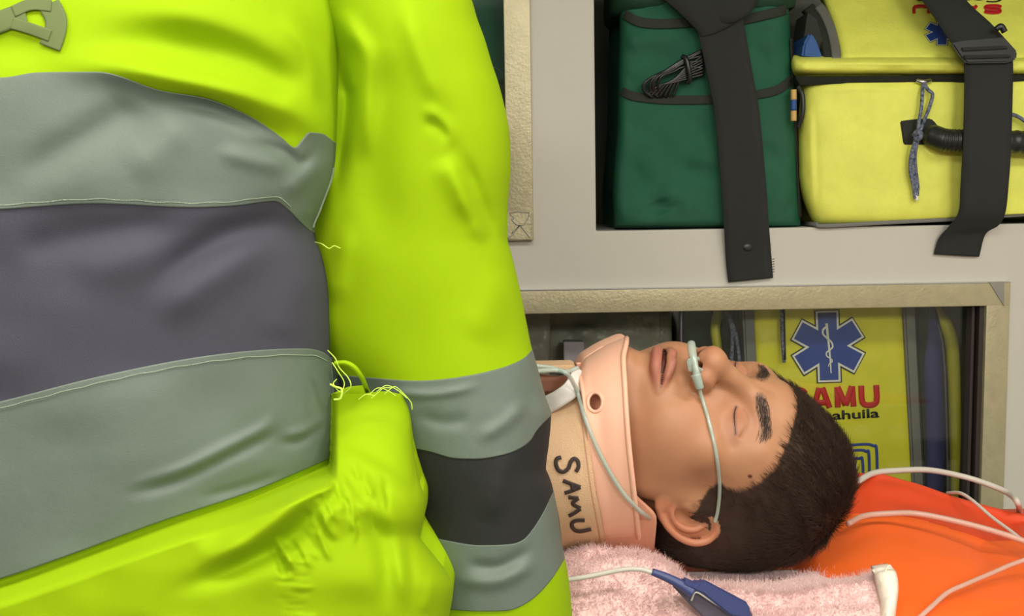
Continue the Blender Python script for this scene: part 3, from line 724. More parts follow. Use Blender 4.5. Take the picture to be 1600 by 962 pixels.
adopt(quadbox('throat_bar', [(835, 571), (897, 570), (901, 577), (880, 581), (840, 582)], 0.93, 0.03, M['tan'], bev=0.001), collar)
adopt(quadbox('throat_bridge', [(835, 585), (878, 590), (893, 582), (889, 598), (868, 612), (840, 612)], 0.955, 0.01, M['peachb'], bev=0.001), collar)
Z = lambda pts: [(820+x/3.008, 540+y/3.008) for x, y in pts]
marks = [Z([(172, 524), (152, 530), (147, 552), (158, 582), (182, 592), (205, 575), (216, 545), (232, 530), (250, 542), (252, 570), (240, 592)]),
         Z([(180, 633), (222, 650), (262, 664)]), Z([(262, 664), (225, 680), (188, 692)]), Z([(222, 645), (226, 682)]),
         Z([(205, 712), (252, 716)]), Z([(252, 716), (226, 742), (262, 764)]), Z([(262, 766), (235, 785), (208, 800)]),
         Z([(282, 820), (240, 822), (222, 838), (232, 864), (262, 872), (312, 862)])]
adopt(ribbonpix('handwritten_letters', marks, 6.0, lambda a, b: ssh.depth(a, b), 0.0045, M['marker'], samp=1.5), collar)

# ------------------------------------------------------------------ nasal cannula
can = thing('nasal_cannula', 'clear pale green nasal cannula tubing across the patient\'s cheek and collar', 'cannula', loc=tuple(P(1090, 600, 0.86)))
def faceY(px, py):
    """distance at which the sight line meets the head"""
    Y = 0.80
    for _ in range(80):
        d = float(face_sdf(w2h(P(px, py, Y))[None])[0])*0.01
        Y += max(d*0.8, 0.0) if d > 0.0003 else 0
        if d <= 0.0003: break
        if Y > 1.0: return None
    return Y
def on_face(pts, lift):
    out, last = [], None
    for px, py in pts:
        y = faceY(px, py); y = last if y is None else y; last = y; out.append((px, py, (y or 0.9)-lift))
    return out
upl = on_face([(1090, 596), (1094, 612), (1104, 645), (1113, 680), (1120, 715), (1124, 750), (1124, 775), (1121, 800), (1117, 815)], 0.002)
adopt(tube('cheek_tube', upl, 0.0017, M['cann'], n=80), can)
yb = upl[0][2]
adopt(tube('nose_bar', [(1080, 536, yb+0.018), (1082, 552, yb+0.008), (1086, 572, yb+0.001), (1090, 592, yb-0.003), (1093, 606, yb-0.002)], 0.0042, M['cann'], n=40, rf=lambda t: 0.85+0.3*math.sin(t*9)*0.3), can)
adopt(tube('prong', [(1084, 574, yb-0.001), (1092, 577, yb+0.002), (1099, 580, yb+0.006)], 0.0022, M['cann'], n=12), can)
adopt(tube('prong', [(1081, 560, yb+0.006), (1088, 560, yb+0.009), (1094, 562, yb+0.013)], 0.0022, M['cann'], n=12), can)
adopt(quadbox('cushion', [(1073, 562), (1084, 558), (1090, 578), (1077, 582)], yb+0.001, 0.005, M['cann'], bev=0.0012), can)
adopt(tube('joint', [(1087, 584, yb-0.003), (1092, 600, yb-0.003), (1096, 606, yb-0.002)], 0.0046, M['cann'], n=14, rf=lambda t: 1-0.4*t), can)
cd = lambda x, y: float(fsh.depth(np.array(float(x)), np.array(float(y))))
path = [(835, 580, 0.86), (868, 578, 0.87), (887, 585, 0.868), (902, 612, cd(902, 612)-0.006), (915, 655, cd(915, 655)-0.006), (938, 710, cd(938, 710)-0.006), (968, 762, cd(968, 762)-0.005), (992, 790, cd(992, 790)-0.005), (1010, 806, cd(1000, 806)+0.004), (1024, 815, faceY(1026, 813) or 0.9)]
adopt(tube('chest_tube', path, 0.0020, M['cann'], n=90), can)
adopt(tube('chest_tube', [(835, 571, 0.875), (862, 574, 0.88), (885, 580, 0.885), (903, 574, 0.895)], 0.0018, M['cann'], n=40), can)

# ------------------------------------------------------------------ worker in the hi-vis jacket
worker = thing('person', 'paramedic seen from behind in neon yellow jacket with grey reflective bands', 'person', loc=(-0.36, 0.70, 0.0))
Rt = curve1d([(-150, 470), (-60, 505), (0, 524), (100, 530), (180, 528), (222, 526), (270, 521), (330, 500), (358, 490), (400, 503), (440, 512), (500, 515), (560, 516), (600, 519), (660, 523), (715, 522), (760, 510), (1100, 470)])
Lt = curve1d([(-150, -420), (0, -640), (400, -690), (1100, -640)])
tf = [([(60, 108), (170, 102), (260, 118), (400, 150), (470, 176), (530, 222), (580, 260)], 20, 0.015), ([(240, 150), (330, 168), (420, 205), (462, 232)], 12, -0.005),
      ([(120, 78), (260, 70), (380, 92), (440, 130), (470, 150)], 26, -0.007), ([(100, 22), (260, 18), (380, 50), (440, 80), (487, 130)], 24, 0.007),
      ([(430, 20), (475, 70), (490, 120), (492, 175)], 10, 0.006), ([(455, 20), (500, 80), (512, 150), (510, 185)], 10, -0.006),
      ([(505, -20), (522, 40), (524, 120)], 8, 0.006), ([(-100, 75), (100, 76)], 20, -0.003),
      ([(215, 150), (180, 185), (90, 240), (20, 290)], 22, -0.004), ([(300, 190), (250, 230), (190, 270)], 26, 0.003),
      ([(385, 216), (440, 236), (472, 254), (500, 226)], 9, -0.006), ([(440, 310), (480, 276), (520, 242)], 12, 0.006), ([(330, 232), (400, 252), (455, 262)], 12, 0.003),
      ([(460, 318), (420, 345), (350, 372), (280, 415), (215, 478)], 20, -0.008), ([(440, 372), (370, 410), (300, 455), (240, 510)], 26, 0.006),
      ([(300, 338), (200, 360), (80, 380), (20, 400)], 22, -0.004), ([(260, 372), (180, 410), (100, 430)], 26, 0.003), ([(500, 390), (460, 480), (440, 540)], 26, 0.004),
      ([(180, 776), (260, 755), (340, 720), (400, 690), (450, 668)], 9, -0.004), ([(190, 762), (280, 738), (350, 704), (410, 672), (440, 640)], 9, 0.004),
      ([(420, 690), (465, 690), (500, 668), (518, 660)], 7, -0.004), ([(440, 680), (480, 672), (515, 645)], 7, 0.004), ([(300, 780), (380, 760), (450, 735)], 7, -0.002)]
torso = Shell(Lt, Rt, const(0.76), curve1d([(-150, 0.10), (0, 0.125), (300, 0.135), (900, 0.13)]), 2.3, disp=folds(tf, [(110, 70, 0.004, 1)]), bb=const(0.11))
T0 = curve1d([(-800, -150), (-300, -190), (200, -190), (600, -110)])
T1 = curve1d([(-800, 60), (-300, 110), (0, 122), (60, 114), (150, 113), (250, 142), (330, 157), (400, 188), (438, 214), (462, 232), (474, 220), (485, 208), (505, 210), (526, 224), (560, 226)])
T2 = curve1d([(-800, 330), (-300, 335), (0, 325), (150, 316), (300, 322), (370, 319), (430, 312), (452, 326), (470, 345), (488, 360), (520, 366)])
T3 = curve1d([(-800, 760), (-300, 690), (0, 628), (150, 590), (300, 560), (400, 548), (470, 545), (505, 551), (520, 562)])
T4 = curve1d([(-800, 1060), (-300, 980), (0, 904), (100, 870), (250, 815), (400, 765), (470, 736), (520, 714), (540, 705)])
jk = lambda o: adopt(o, worker)
jk(torso.patch('jacket_back', T0, lambda r: T1(r)+8, 300, 120, M['hiviz']))
jk(torso.patch('reflective_band', lambda r: T1(r)-1, lambda r: T2(r)+2, 260, 90, M['tape'], off=0.0012, grow=0.002))
jk(torso.patch('dark_band', T2, lambda r: T3(r)+6, 260, 100, M['navy'], off=0.0004))
jk(torso.patch('reflective_band', lambda r: T3(r)-1, T4, 260, 90, M['tape'], off=0.0018, grow=0.003))
for k_, (Tc, o_) in enumerate(((T2, -5), (T3, 9))):
    xs = np.linspace(-560, 512 if k_ else 455, 60)
    jk(ribbonpix('stitching', [[(x, float(Tc(x))+o_+0.8*math.sin(x*0.11)) for x in xs]], 1.5, lambda a, b: torso.depth(a, b), 0.003, M['seam']))
jk(tube('seam_piping', [(float(Rt(y))-1, y, float(torso.depth(np.array(float(Rt(y))-1), np.array(float(y))))-0.004) for y in np.linspace(262, 356, 12)], 0.0009, M['seam'], n=40))
dt = lambda a, b: torso.depth(a, b)
jk(ribbonpix('printed_letter', [[(-40, 48), (-5, 36), (22, 26), (40, 22)], [(76, 6), (87, 30), (85, 52), (77, 74)]], 34, dt, 0.0018, M['letter'], samp=3))
jk(ribbonpix('printed_letter', [[(20, 18), (48, 7), (80, 9)], [(18, 36), (48, 45), (78, 56)]], 18, dt, 0.0022, M['letter'], samp=3))
# lower jacket gathered by its elastic
Rh = curve1d([(560, 600), (600, 618), (625, 627), (645, 637), (700, 645), (750, 655), (785, 664), (810, 662), (835, 656), (862, 674), (890, 696), (920, 708), (962, 702), (1050, 690), (1150, 670)])
hf = [([(522, 722), (470, 776), (420, 822), (360, 858), (300, 880)], 16, 0.010), ([(545, 745), (490, 800), (440, 850), (360, 890), (250, 930)], 14, -0.009), ([(440, 748), (360, 800), (300, 850)], 22, -0.006), ([(520, 690), (570, 722), (610, 742), (655, 770)], 9, 0.007),
      ([(525, 672), (570, 700), (620, 730), (655, 745)], 9, -0.005), ([(560, 740), (610, 770), (640, 800), (650, 835)], 11, -0.005), ([(600, 770), (625, 850), (640, 960)], 13, 0.006), ([(572, 780), (600, 860), (608, 960)], 12, -0.006), ([(655, 800), (640, 860), (650, 960)], 9, -0.006), ([(680, 880), (672, 930), (660, 962)], 8, 0.004)]
for i in range(30):      # gathers across the elastic
    t = i/29; x = 425+135*t+random.uniform(-6, 6); y = 862-140*t+random.uniform(-26, 26); l = random.uniform(26, 70)
    hf.append(([(x, y), (x+l*0.28+random.uniform(-4, 4), y+l*0.55), (x+l*0.45+random.uniform(-8, 8), y+l)], random.uniform(3.5, 6), random.uniform(0.0015, 0.0032)*(1 if i % 3 else -1)))
for i in range(26):
    x = random.uniform(500, 600); y = 735+random.uniform(-20, 60)+(600-x)*0.25; l = random.uniform(30, 60)
    hf.append(([(x, y), (x+6, y+l*0.5), (x+4+random.uniform(-8, 8), y+l)], random.uniform(3.0, 4.5), random.choice((-1, 1))*random.uniform(0.0008, 0.0018)))
for i in range(12):
    x, y = random.uniform(430, 470), 860+i*9; hf.append(([(x-10, y), (x+10, y+4), (x+34, y+2)], 3.5, random.uniform(-0.001, 0.001)))
hem = Shell(curve1d([(500, -600), (1150, -560)]), Rh, const(0.735), const(0.118), 3.2, disp=folds(hf, [(70, 50, 0.004, 4)]), bb=const(0.10))
H0 = curve1d([(-800, 880), (-300, 840), (0, 790), (250, 700), (400, 645), (500, 614), (560, 615), (600, 611), (628, 616), (700, 640)])
def sstep(x): x = np.clip(x, 0, 1); return x*x*(3-2*x)
hem_depth0 = hem.depth
def hem_depth(px, py, off=0.0):
    Y = hem_depth0(px, py, 0.0); wh = sstep((px-512)/16); w = (1-wh)*sstep((py-T4(np.minimum(px, 518))-2)/46)+wh*sstep((py-622)/190)
    inner = torso.depth(np.minimum(px, 516), py)+0.005
    outer = 0.742-0.026*np.sqrt(np.clip(1-((px-575)/72)**2, 0, 1))-0.25*(Y*0)
    return (1-w)*((1-wh)*inner+wh*outer)+w*Y-off
hem.depth = hem_depth
jk(hem.patch('jacket_waist', H0, lambda r: const(1180)(r), 380, 220, M['hiviz'], off=0.0, caps=False))
dh = lambda x, y: float(hem.depth(np.array(float(x)), np.array(float(y))))
jk(strip('waist_loop', [(522, 564, 522, 571, 0.70), (540, 563, 538, 571, 0.70), (556, 571, 551, 578, 0.70), (568, 588, 562, 592, 0.705), (575, 606, 569, 608, 0.72), (577, 613, 571, 614, 0.735)], M['hiviz'], thick=0.002, n=40, bow=0.002))
jk(tube('loose_thread', [(519, 566, 0.69), (528, 580, 0.688), (538, 598, 0.69), (532, 612, 0.688), (521, 600, 0.69), (526, 592, 0.69)], 0.0004, M['seam_y'], n=50, k=5))
jk(tube('loose_thread', [(516, 600, 0.69), (524, 604, 0.688), (534, 608, 0.688), (532, 622, 0.688), (522, 624, 0.69)], 0.0008, M['seam_y'], n=40, k=5))
jk(tube('loose_thread', [(512, 547, 0.70), (524, 560, 0.69), (530, 574, 0.69), (544, 590, 0.69), (548, 604, 0.69), (536, 616, 0.695)], 0.0004, M['seam_y'], n=50, k=5))
for pts in ([(588, 612), (604, 602), (622, 610), (636, 622)], [(600, 616), (612, 606), (618, 604), (628, 612), (642, 628), (644, 640)], [(575, 618), (590, 606), (606, 610), (618, 618)], [(580, 622), (592, 612), (600, 606), (612, 606)], [(560, 624), (572, 616), (586, 618)]):
    jk(tube('loose_thread', [(x, y, 0.70) for x, y in pts], 0.0003, M['seam_y'], n=30, k=5))
jk(tube('loose_thread', [(492, 378, 0.715), (503, 381, 0.70), (514, 388, 0.70), (522, 384, 0.70), (532, 388, 0.70)], 0.0004, M['seam_y'], n=30, k=5))
# sleeve
Ra = curve1d([(-160, 660), (-80, 700), (0, 737), (30, 746), (60, 757), (100, 769), (130, 779), (165, 788), (200, 795), (260, 798), (300, 795), (330, 793), (370, 793), (400, 800), (450, 812), (500, 822), (540, 830), (580, 841), (620, 852), (650, 861), (690, 858), (735, 853), (765, 864), (800, 871), (850, 878), (900, 888), (962, 894), (1100, 900)])
La = curve1d([(-160, 380), (-60, 430), (0, 470), (100, 505), (220, 500), (400, 470), (500, 470), (600, 520), (700, 590), (800, 630), (962, 650), (1100, 660)])
af = [([(528, 10), (550, 50), (572, 95), (572, 200), (566, 260)], 13, 0.007), ([(530, 60), (536, 130), (541, 160), (532, 250), (520, 330)], 9, -0.012), ([(600, 70), (592, 160), (590, 300), (600, 420)], 30, -0.006),
      ([(625, -20), (648, 60), (672, 120), (702, 185)], 16, 0.005), ([(650, 172), (680, 178), (702, 200), (714, 232)], 9, 0.0025), ([(655, 190), (685, 200), (704, 222)], 8, -0.0015),
      ([(706, 222), (732, 270), (748, 310), (768, 352), (776, 385)], 11, -0.0055), ([(700, 240), (722, 300), (744, 350), (760, 385)], 12, 0.004), ([(690, 240), (712, 290), (740, 350)], 18, 0.004),
      ([(545, 340), (530, 420), (520, 480)], 14, 0.004), ([(800, 420), (770, 480), (740, 540)], 26, 0.003),
      ([(600, 612), (680, 616), (760, 600)], 6, 0.002), ([(640, 648), (700, 660), (740, 650)], 9, -0.002), ([(740, 690), (790, 660), (830, 620)], 9, 0.003), ([(720, 880), (780, 884), (840, 850)], 8, -0.003), ([(700, 905), (780, 908), (850, 870)], 9, 0.003), ([(800, 700), (780, 760), (760, 820)], 16, 0.003),
      ([(838, 560), (830, 640), (840, 700), (835, 760)], 14, -0.003)]
arm = Shell(La, Ra, curve1d([(-160, 0.76), (0, 0.775), (400, 0.80), (1100, 0.81)]), curve1d([(-160, 0.05), (0, 0.065), (300, 0.072), (1100, 0.062)]), 2.2, disp=folds(af, [(80, 90, 0.003, 21)]))
A0 = const(-160)
A1 = curve1d([(400, 580), (520, 586), (590, 592), (650, 596), (705, 592), (760, 582), (800, 570), (822, 558), (834, 545), (870, 530)])
A2 = curve1d([(500, 680), (600, 686), (640, 697), (670, 703), (705, 713), (740, 715), (780, 710), (810, 700), (830, 685), (838, 672), (858, 650), (880, 630)])
A3_ = curve1d([(500, 800), (600, 822), (655, 835), (700, 846), (750, 853), (790, 852), (820, 843), (835, 825), (850, 800), (868, 762), (885, 735)])
A4 = curve1d([(500, 925), (650, 946), (700, 950), (750, 953), (790, 952), (830, 935), (860, 905), (884, 868), (900, 840)])
jk(arm.patch('sleeve', A0, lambda r: A1(r)+6, 220, 220, M['hiviz']))
jk(arm.patch('reflective_band', lambda r: A1(r)-1, lambda r: A2(r)+2, 180, 60, M['tape'], off=0.0012, grow=0.004))
jk(arm.patch('dark_band', A2, lambda r: A3_(r)+5, 180, 60, M['navy_arm'], off=0.0004))
jk(arm.patch('reflective_band', lambda r: A3_(r)-1, lambda r: A4(r)+2, 180, 60, M['tape'], off=0.0012, grow=0.004))
jk(arm.patch('sleeve', lambda r: A4(r)-4, const(1060), 160, 40, M['hiviz']))
# rest of the worker, above and below the frame: shoulders, neck, head, legs
def rest_sdf(p):
    d = ell(p, (-0.36, 0.73, 1.43), (0.19, 0.09, 0.09))
    d = smin(d, cap(p, (-0.35, 0.74, 1.42), (-0.34, 0.78, 1.58), 0.058, 0.055), 0.05)
    d = smin(d, cap(p, (-0.52, 0.75, 1.42), (-0.60, 0.76, 1.15), 0.06, 0.05), 0.04)
    return d
bv_, bq_, _ = mesh_sdf(lambda p: np.maximum(rest_sdf(p), p[:, 2]-1.53), (-0.75, 0.55, 1.05), (-0.1, 0.95, 1.6), 0.008)
jk(fast_mesh('jacket_shoulders', bv_, bq_, M['hiviz']))
KW = np.stack([np.array([0.0, 0.95, -0.3]), np.array([0.0, 0.3, 0.95]), np.array([1.0, 0, 0])])
wh = HV*np.array([1, 1, 1])
Rw = np.stack([np.array([1.0, 0, 0]), np.array([0, 0.25, 0.968]), np.array([0, 0.968, -0.25])])
sel = 0
wh_ = jk(fast_mesh('head_and_neck', np.array([-0.33, 0.79, 1.67])+0.01*(wh@Rw), HQ, M['skin']))
ca2 = wh_.data.color_attributes.new('tone', 'FLOAT_COLOR', 'POINT'); ca2.data.foreach_set('color', np.hstack([col, np.ones((len(col), 1))]).astype(np.float32).ravel())
def legs_sdf(p):
    d = ell(p, (-0.36, 0.73, 0.93), (0.17, 0.10, 0.13))
    for sg in (-1, 1):
        d = smin(d, cap(p, (-0.36+sg*0.09, 0.73, 0.88), (-0.36+sg*0.11, 0.72, 0.47), 0.085, 0.065), 0.03)
        d = smin(d, cap(p, (-0.36+sg*0.11, 0.72, 0.47), (-0.36+sg*0.12, 0.72, 0.09), 0.065, 0.055), 0.03)
    return d
bv_, bq_, _ = mesh_sdf(legs_sdf, (-0.7, 0.5, 0.0), (0, 0.95, 1.1), 0.011)
jk(fast_mesh('trousers', bv_, bq_, M['trouser']))
for sg in (-1, 1):
    fx = -0.36+sg*0.12
    bv_, bq_, _ = mesh_sdf(lambda p: np.maximum(smin(ell(p, (fx, 0.80, 0.045), (0.05, 0.14, 0.055)), cap(p, (fx, 0.72, 0.05), (fx, 0.72, 0.14), 0.05), 0.03), -p[:, 2]), (fx-0.09, 0.6, -0.02), (fx+0.09, 1.0, 0.2), 0.008)
    jk(fast_mesh('boot', bv_, bq_, M['black']))

# ------------------------------------------------------------------ stretcher, orange pad, towel
def sheet(name, rows, nu, nv, mat, disp=None, zbot=None, closed=True):
    R_ = np.array([spline(r, nu) for r in rows]); G2 = np.stack([spline(R_[:, i], nv) for i in range(nu)], 1)
    W = P(G2[..., 0], G2[..., 1], G2[..., 2])
    if disp is not None: W[..., 2] += disp(G2[..., 0], G2[..., 1])
    if zbot is not None: W[..., 2] = np.maximum(W[..., 2], zbot+0.003)
    r, c, _ = W.shape; idx = np.arange(r*c).reshape(r, c)
    Q = np.stack([idx[:-1, :-1], idx[1:, :-1], idx[1:, 1:], idx[:-1, 1:]], -1).reshape(-1, 4)
    if zbot is None: return fast_mesh(name, W.reshape(-1, 3), Q, mat), W, G2
    D = W.copy(); D[..., 2] = np.minimum(zbot, W[..., 2]-0.002)
    b = np.concatenate([idx[0, :], idx[1:, -1], idx[-1, -2::-1], idx[-2:0:-1, 0]]); nb = np.roll(b, -1); n = r*c
    return fast_mesh(name, np.vstack([W.reshape(-1, 3), D.reshape(-1, 3)]), np.vstack([Q, Q[:, ::-1]+n, np.stack([b, nb, nb+n, b+n], -1)]), mat), W, G2
ZP = float(P(1400, 860, 1.0)[2])
rows = [[(960, 800, 1.20), (1150, 780, 1.20), (1340, 756, 1.20), (1420, 766, 1.20), (1500, 790, 1.20), (1600, 815, 1.20), (1800, 850, 1.20)],
        [(960, 790, 1.16), (1150, 765, 1.16), (1340, 739, 1.16), (1420, 752, 1.16), (1500, 778, 1.16), (1600, 803, 1.16), (1800, 840, 1.16)],
        [(960, 800, 1.145), (1150, 780, 1.145), (1340, 752, 1.145), (1420, 765, 1.145), (1500, 792, 1.145), (1600, 822, 1.145), (1800, 865, 1.145)],
        [(960, 845, 1.10), (1150, 822, 1.10), (1340, 795, 1.10), (1420, 802, 1.10), (1500, 822, 1.10), (1600, 850, 1.10), (1800, 895, 1.10)],
        [(960, 866, 1.07), (1150, 846, 1.07), (1340, 818, 1.07), (1420, 822, 1.07), (1500, 842, 1.07), (1600, 874, 1.07), (1800, 915, 1.07)],
        [(950, 905, 1.00), (1150, 885, 1.00), (1340, 858, 1.00), (1420, 860, 1.00), (1500, 875, 1.00), (1600, 895, 1.00), (1800, 925, 1.00)],
        [(930, 960, 0.93), (1150, 938, 0.93), (1340, 912, 0.93), (1420, 912, 0.93), (1500, 925, 0.93), (1600, 938, 0.93), (1800, 960, 0.93)],
        [(920, 1010, 0.88), (1150, 985, 0.88), (1340, 965, 0.88), (1420, 962, 0.88), (1500, 972, 0.88), (1600, 985, 0.88), (1800, 1005, 0.88)],
        [(910, 1080, 0.84), (1150, 1060, 0.84), (1340, 1040, 0.84), (1420, 1035, 0.84), (1500, 1045, 0.84), (1600, 1060, 0.84), (1800, 1080, 0.84)],
        [(910, 1150, 0.835), (1150, 1130, 0.835), (1340, 1110, 0.835), (1420, 1105, 0.835), (1500, 1115, 0.835), (1600, 1130, 0.835), (1800, 1150, 0.835)]]
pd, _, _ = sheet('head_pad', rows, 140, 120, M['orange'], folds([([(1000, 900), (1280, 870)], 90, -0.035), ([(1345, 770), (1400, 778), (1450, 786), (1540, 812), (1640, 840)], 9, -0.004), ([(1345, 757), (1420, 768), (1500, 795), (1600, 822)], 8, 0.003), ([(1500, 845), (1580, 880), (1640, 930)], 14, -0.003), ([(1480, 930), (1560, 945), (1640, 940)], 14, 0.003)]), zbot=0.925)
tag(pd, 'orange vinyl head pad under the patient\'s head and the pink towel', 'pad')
# raised back edge: shade on its slanted face painted in as redder orange
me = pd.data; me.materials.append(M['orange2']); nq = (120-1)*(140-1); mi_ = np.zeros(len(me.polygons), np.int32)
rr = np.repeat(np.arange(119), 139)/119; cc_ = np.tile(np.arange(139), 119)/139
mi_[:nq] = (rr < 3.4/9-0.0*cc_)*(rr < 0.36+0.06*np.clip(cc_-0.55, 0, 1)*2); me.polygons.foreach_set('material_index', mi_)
stc = thing('stretcher', 'ambulance stretcher with dark mattress beneath the patient', 'stretcher', loc=(-0.2, 1.1, 0))
adopt(box('mattress', -1.5, 0.56, 0.89, 1.23, 0.86, 0.925, M['mattress'], bev=0.012), stc)
for y in (0.91, 1.20): adopt(box('side_rail', -1.5, 0.80, y-0.015, y+0.015, 0.825, 0.86, M['steel'], bev=0.004), stc)
for x in (-1.3, 0.75):
    for y in (0.91, 1.20): adopt(box('leg', x-0.015, x+0.015, y-0.015, y+0.015, 0.0, 0.83, M['steel'], bev=0.003), stc)
tw = [[(860, 905, 1.00), (940, 900, 1.00), (1060, 905, 1.00), (1180, 930, 1.00), (1240, 915, 1.00), (1290, 885, 0.985), (1330, 900, 0.97), (1392, 888, 0.95)],
      [(860, 868, 0.925), (930, 856, 0.92), (1000, 864, 0.915), (1060, 896, 0.91), (1130, 910, 0.905), (1205, 921, 0.90), (1290, 914, 0.90), (1392, 897, 0.90)],
      [(860, 884, 0.90), (930, 874, 0.893), (1000, 882, 0.89), (1060, 908, 0.885), (1130, 922, 0.885), (1205, 930, 0.885), (1290, 920, 0.885), (1392, 908, 0.885)],
      [(860, 925, 0.865), (930, 915, 0.86), (1000, 920, 0.858), (1060, 940, 0.858), (1130, 955, 0.86), (1205, 962, 0.862), (1290, 955, 0.864), (1392, 940, 0.864)],
      [(860, 975, 0.845), (930, 968, 0.84), (1000, 965, 0.835), (1060, 985, 0.835), (1130, 1000, 0.838), (1205, 1005, 0.84), (1290, 1000, 0.845), (1388, 985, 0.85)],
      [(860, 1060, 0.825), (930, 1055, 0.82), (1000, 1050, 0.82), (1060, 1060, 0.82), (1130, 1070, 0.82), (1205, 1075, 0.825), (1290, 1070, 0.825), (1380, 1050, 0.83)]]
towel = thing('towel', 'fluffy pink fleece towel under the patient\'s head and neck', 'towel', loc=tuple(P(1150, 950, 0.87)))
to, TW, TG = sheet('towel_cloth', tw, 220, 130, M['fleece'], folds([([(900, 905), (960, 885), (1030, 895), (1060, 930), (1080, 975)], 16, 0.008), ([(900, 880), (960, 868), (1040, 885)], 9, -0.003), ([(1040, 880), (1100, 920), (1200, 945), (1290, 935)], 12, -0.006), ([(960, 945), (1010, 948), (1030, 985)], 22, -0.010), ([(1310, 905), (1340, 930), (1380, 940)], 12, -0.004), ([(1200, 955), (1300, 965), (1380, 955)], 12, 0.004)], [(40, 26, 0.004, 31), (14, 10, 0.0010, 32)]), zbot=0.93)
adopt(to, towel)
gw = TW[3:, :]; fi = RNG.integers(0, gw.shape[0]-1, 26000); fj = RNG.integers(0, gw.shape[1]-1, 26000); fu = RNG.random((2, 26000))
B0 = gw[fi, fj]*(1-fu[0])[:, None]*(1-fu[1])[:, None]+gw[fi+1, fj]*(fu[0]*(1-fu[1]))[:, None]+gw[fi, fj+1]*((1-fu[0])*fu[1])[:, None]+gw[fi+1, fj+1]*(fu[0]*fu[1])[:, None]
nrm = np.cross(gw[fi, fj+1]-gw[fi, fj], gw[fi+1, fj]-gw[fi, fj]); nrm /= np.linalg.norm(nrm, axis=1)[:, None]+1e-12; nrm *= np.sign(nrm[:, 2:3]+1e-9)
fd = nrm*0.6+np.stack([vnoise(B0[:, 0]*160, B0[:, 1]*160, s) for s in (41, 42, 43)], 1)*1.0+RNG.normal(0, 0.3, B0.shape); fd /= np.linalg.norm(fd, axis=1)[:, None]
fz = strands('fleece_pile', B0, fd, RNG.normal(0, 0.3, B0.shape), RNG.uniform(0.002, 0.0055, len(B0)), 0.00022, M['fleece'], segs=2, taper=0.3); adopt(fz, towel); fz['kind'] = 'stuff'
adopt(strip('hem_band', [(1366, 890, 1392, 886, 0.895), (1368, 897, 1400, 893, 0.880), (1374, 925, 1404, 915, 0.868), (1378, 950, 1402, 940, 0.858), (1374, 975, 1398, 970, 0.852), (1368, 1010, 1392, 1006, 0.84)], M['hem'], thick=0.010, n=40, bow=0.006), towel)
adopt(tube('loose_thread', [(1383, 892, 0.88), (1386, 886, 0.88), (1390, 883, 0.88), (1393, 887, 0.88)], 0.0008, M['hem'], n=20), towel)

# ------------------------------------------------------------------ cables
tag(tube('cable', [(1340, 752, 1.12), (1365, 739, 1.15), (1400, 735, 1.17), (1450, 734, 1.19), (1500, 743, 1.20), (1540, 755, 1.19), (1575, 770, 1.17), (1590, 785, 1.14), (1593, 802, 1.19), (1592, 835, 1.21)], 0.0034, M['cable'], n=90), 'thick light grey cable arching over the far edge of the orange pad', 'cable')
tag(tube('cable', [(1480, 770, 1.165), (1500, 770, 1.14), (1520, 782, 1.12), (1550, 808, 1.09), (1580, 830, 1.06), (1620, 862, 1.02)], 0.0019, M['cable'], n=60), 'thin grey cable sloping down the right side of the orange pad', 'cable')
padz = lambda px, py, Y: (px, py, Y)
tag(tube('oxygen_hose', [(1325, 818, 1.03), (1350, 806, 1.055), (1390, 802, 1.06), (1430, 802, 1.055), (1480, 811, 1.05), (1540, 826, 1.04), (1600, 845, 1.03), (1660, 870, 1.0)], 0.0031, M['cablep'], n=80, flat=1.0), 'pinkish translucent hose emerging behind the patient\'s hair across orange pad', 'hose')
tag(tube('cable', [(1425, 975, 0.868), (1455, 948, 0.885), (1480, 926, 0.905), (1510, 912, 0.92), (1550, 895, 0.945), (1580, 882, 0.96), (1620, 868, 0.975)], 0.0022, M['cablep'], n=60), 'thin pale cable crossing the lower right front of the orange pad', 'cable')
sens = thing('sensor_cable', 'light grey lead ending in a slate blue connector on pink towel', 'cable', loc=tuple(P(1080, 920, 0.84)))
adopt(tube('lead', [(870, 908, 0.845), (920, 900, 0.842), (970, 890, 0.84), (1000, 889, 0.838), (1022, 895, 0.837)], 0.0021, M['cable'], n=50), sens)
adopt(tube('strain_relief', [(1019, 893, 0.836), (1040, 901, 0.835), (1062, 912, 0.834), (1082, 925, 0.833)], 0.0033, M['conn'], n=30, rf=lambda t: 0.9+0.5*t), sens)
adopt(quadbox('connector_base', [(1050, 915), (1080, 918), (1094, 912), (1176, 958), (1176, 985), (1120, 985), (1078, 945)], 0.838, 0.012, M['conn2'], bev=0.0012), sens)
adopt(quadbox('connector_cover', [(1068, 905), (1088, 914), (1094, 910), (1100, 909), (1172, 947), (1173, 968), (1140, 962), (1098, 928), (1088, 924), (1066, 914)], 0.830, 0.010, M['conn'], bev=0.0018), sens)
adopt(tube('edge_bead', [(1080, 938, 0.834), (1088, 925, 0.832), (1110, 938, 0.833), (1140, 957, 0.834), (1165, 972, 0.835)], 0.0008, M['cable'], n=40), sens)

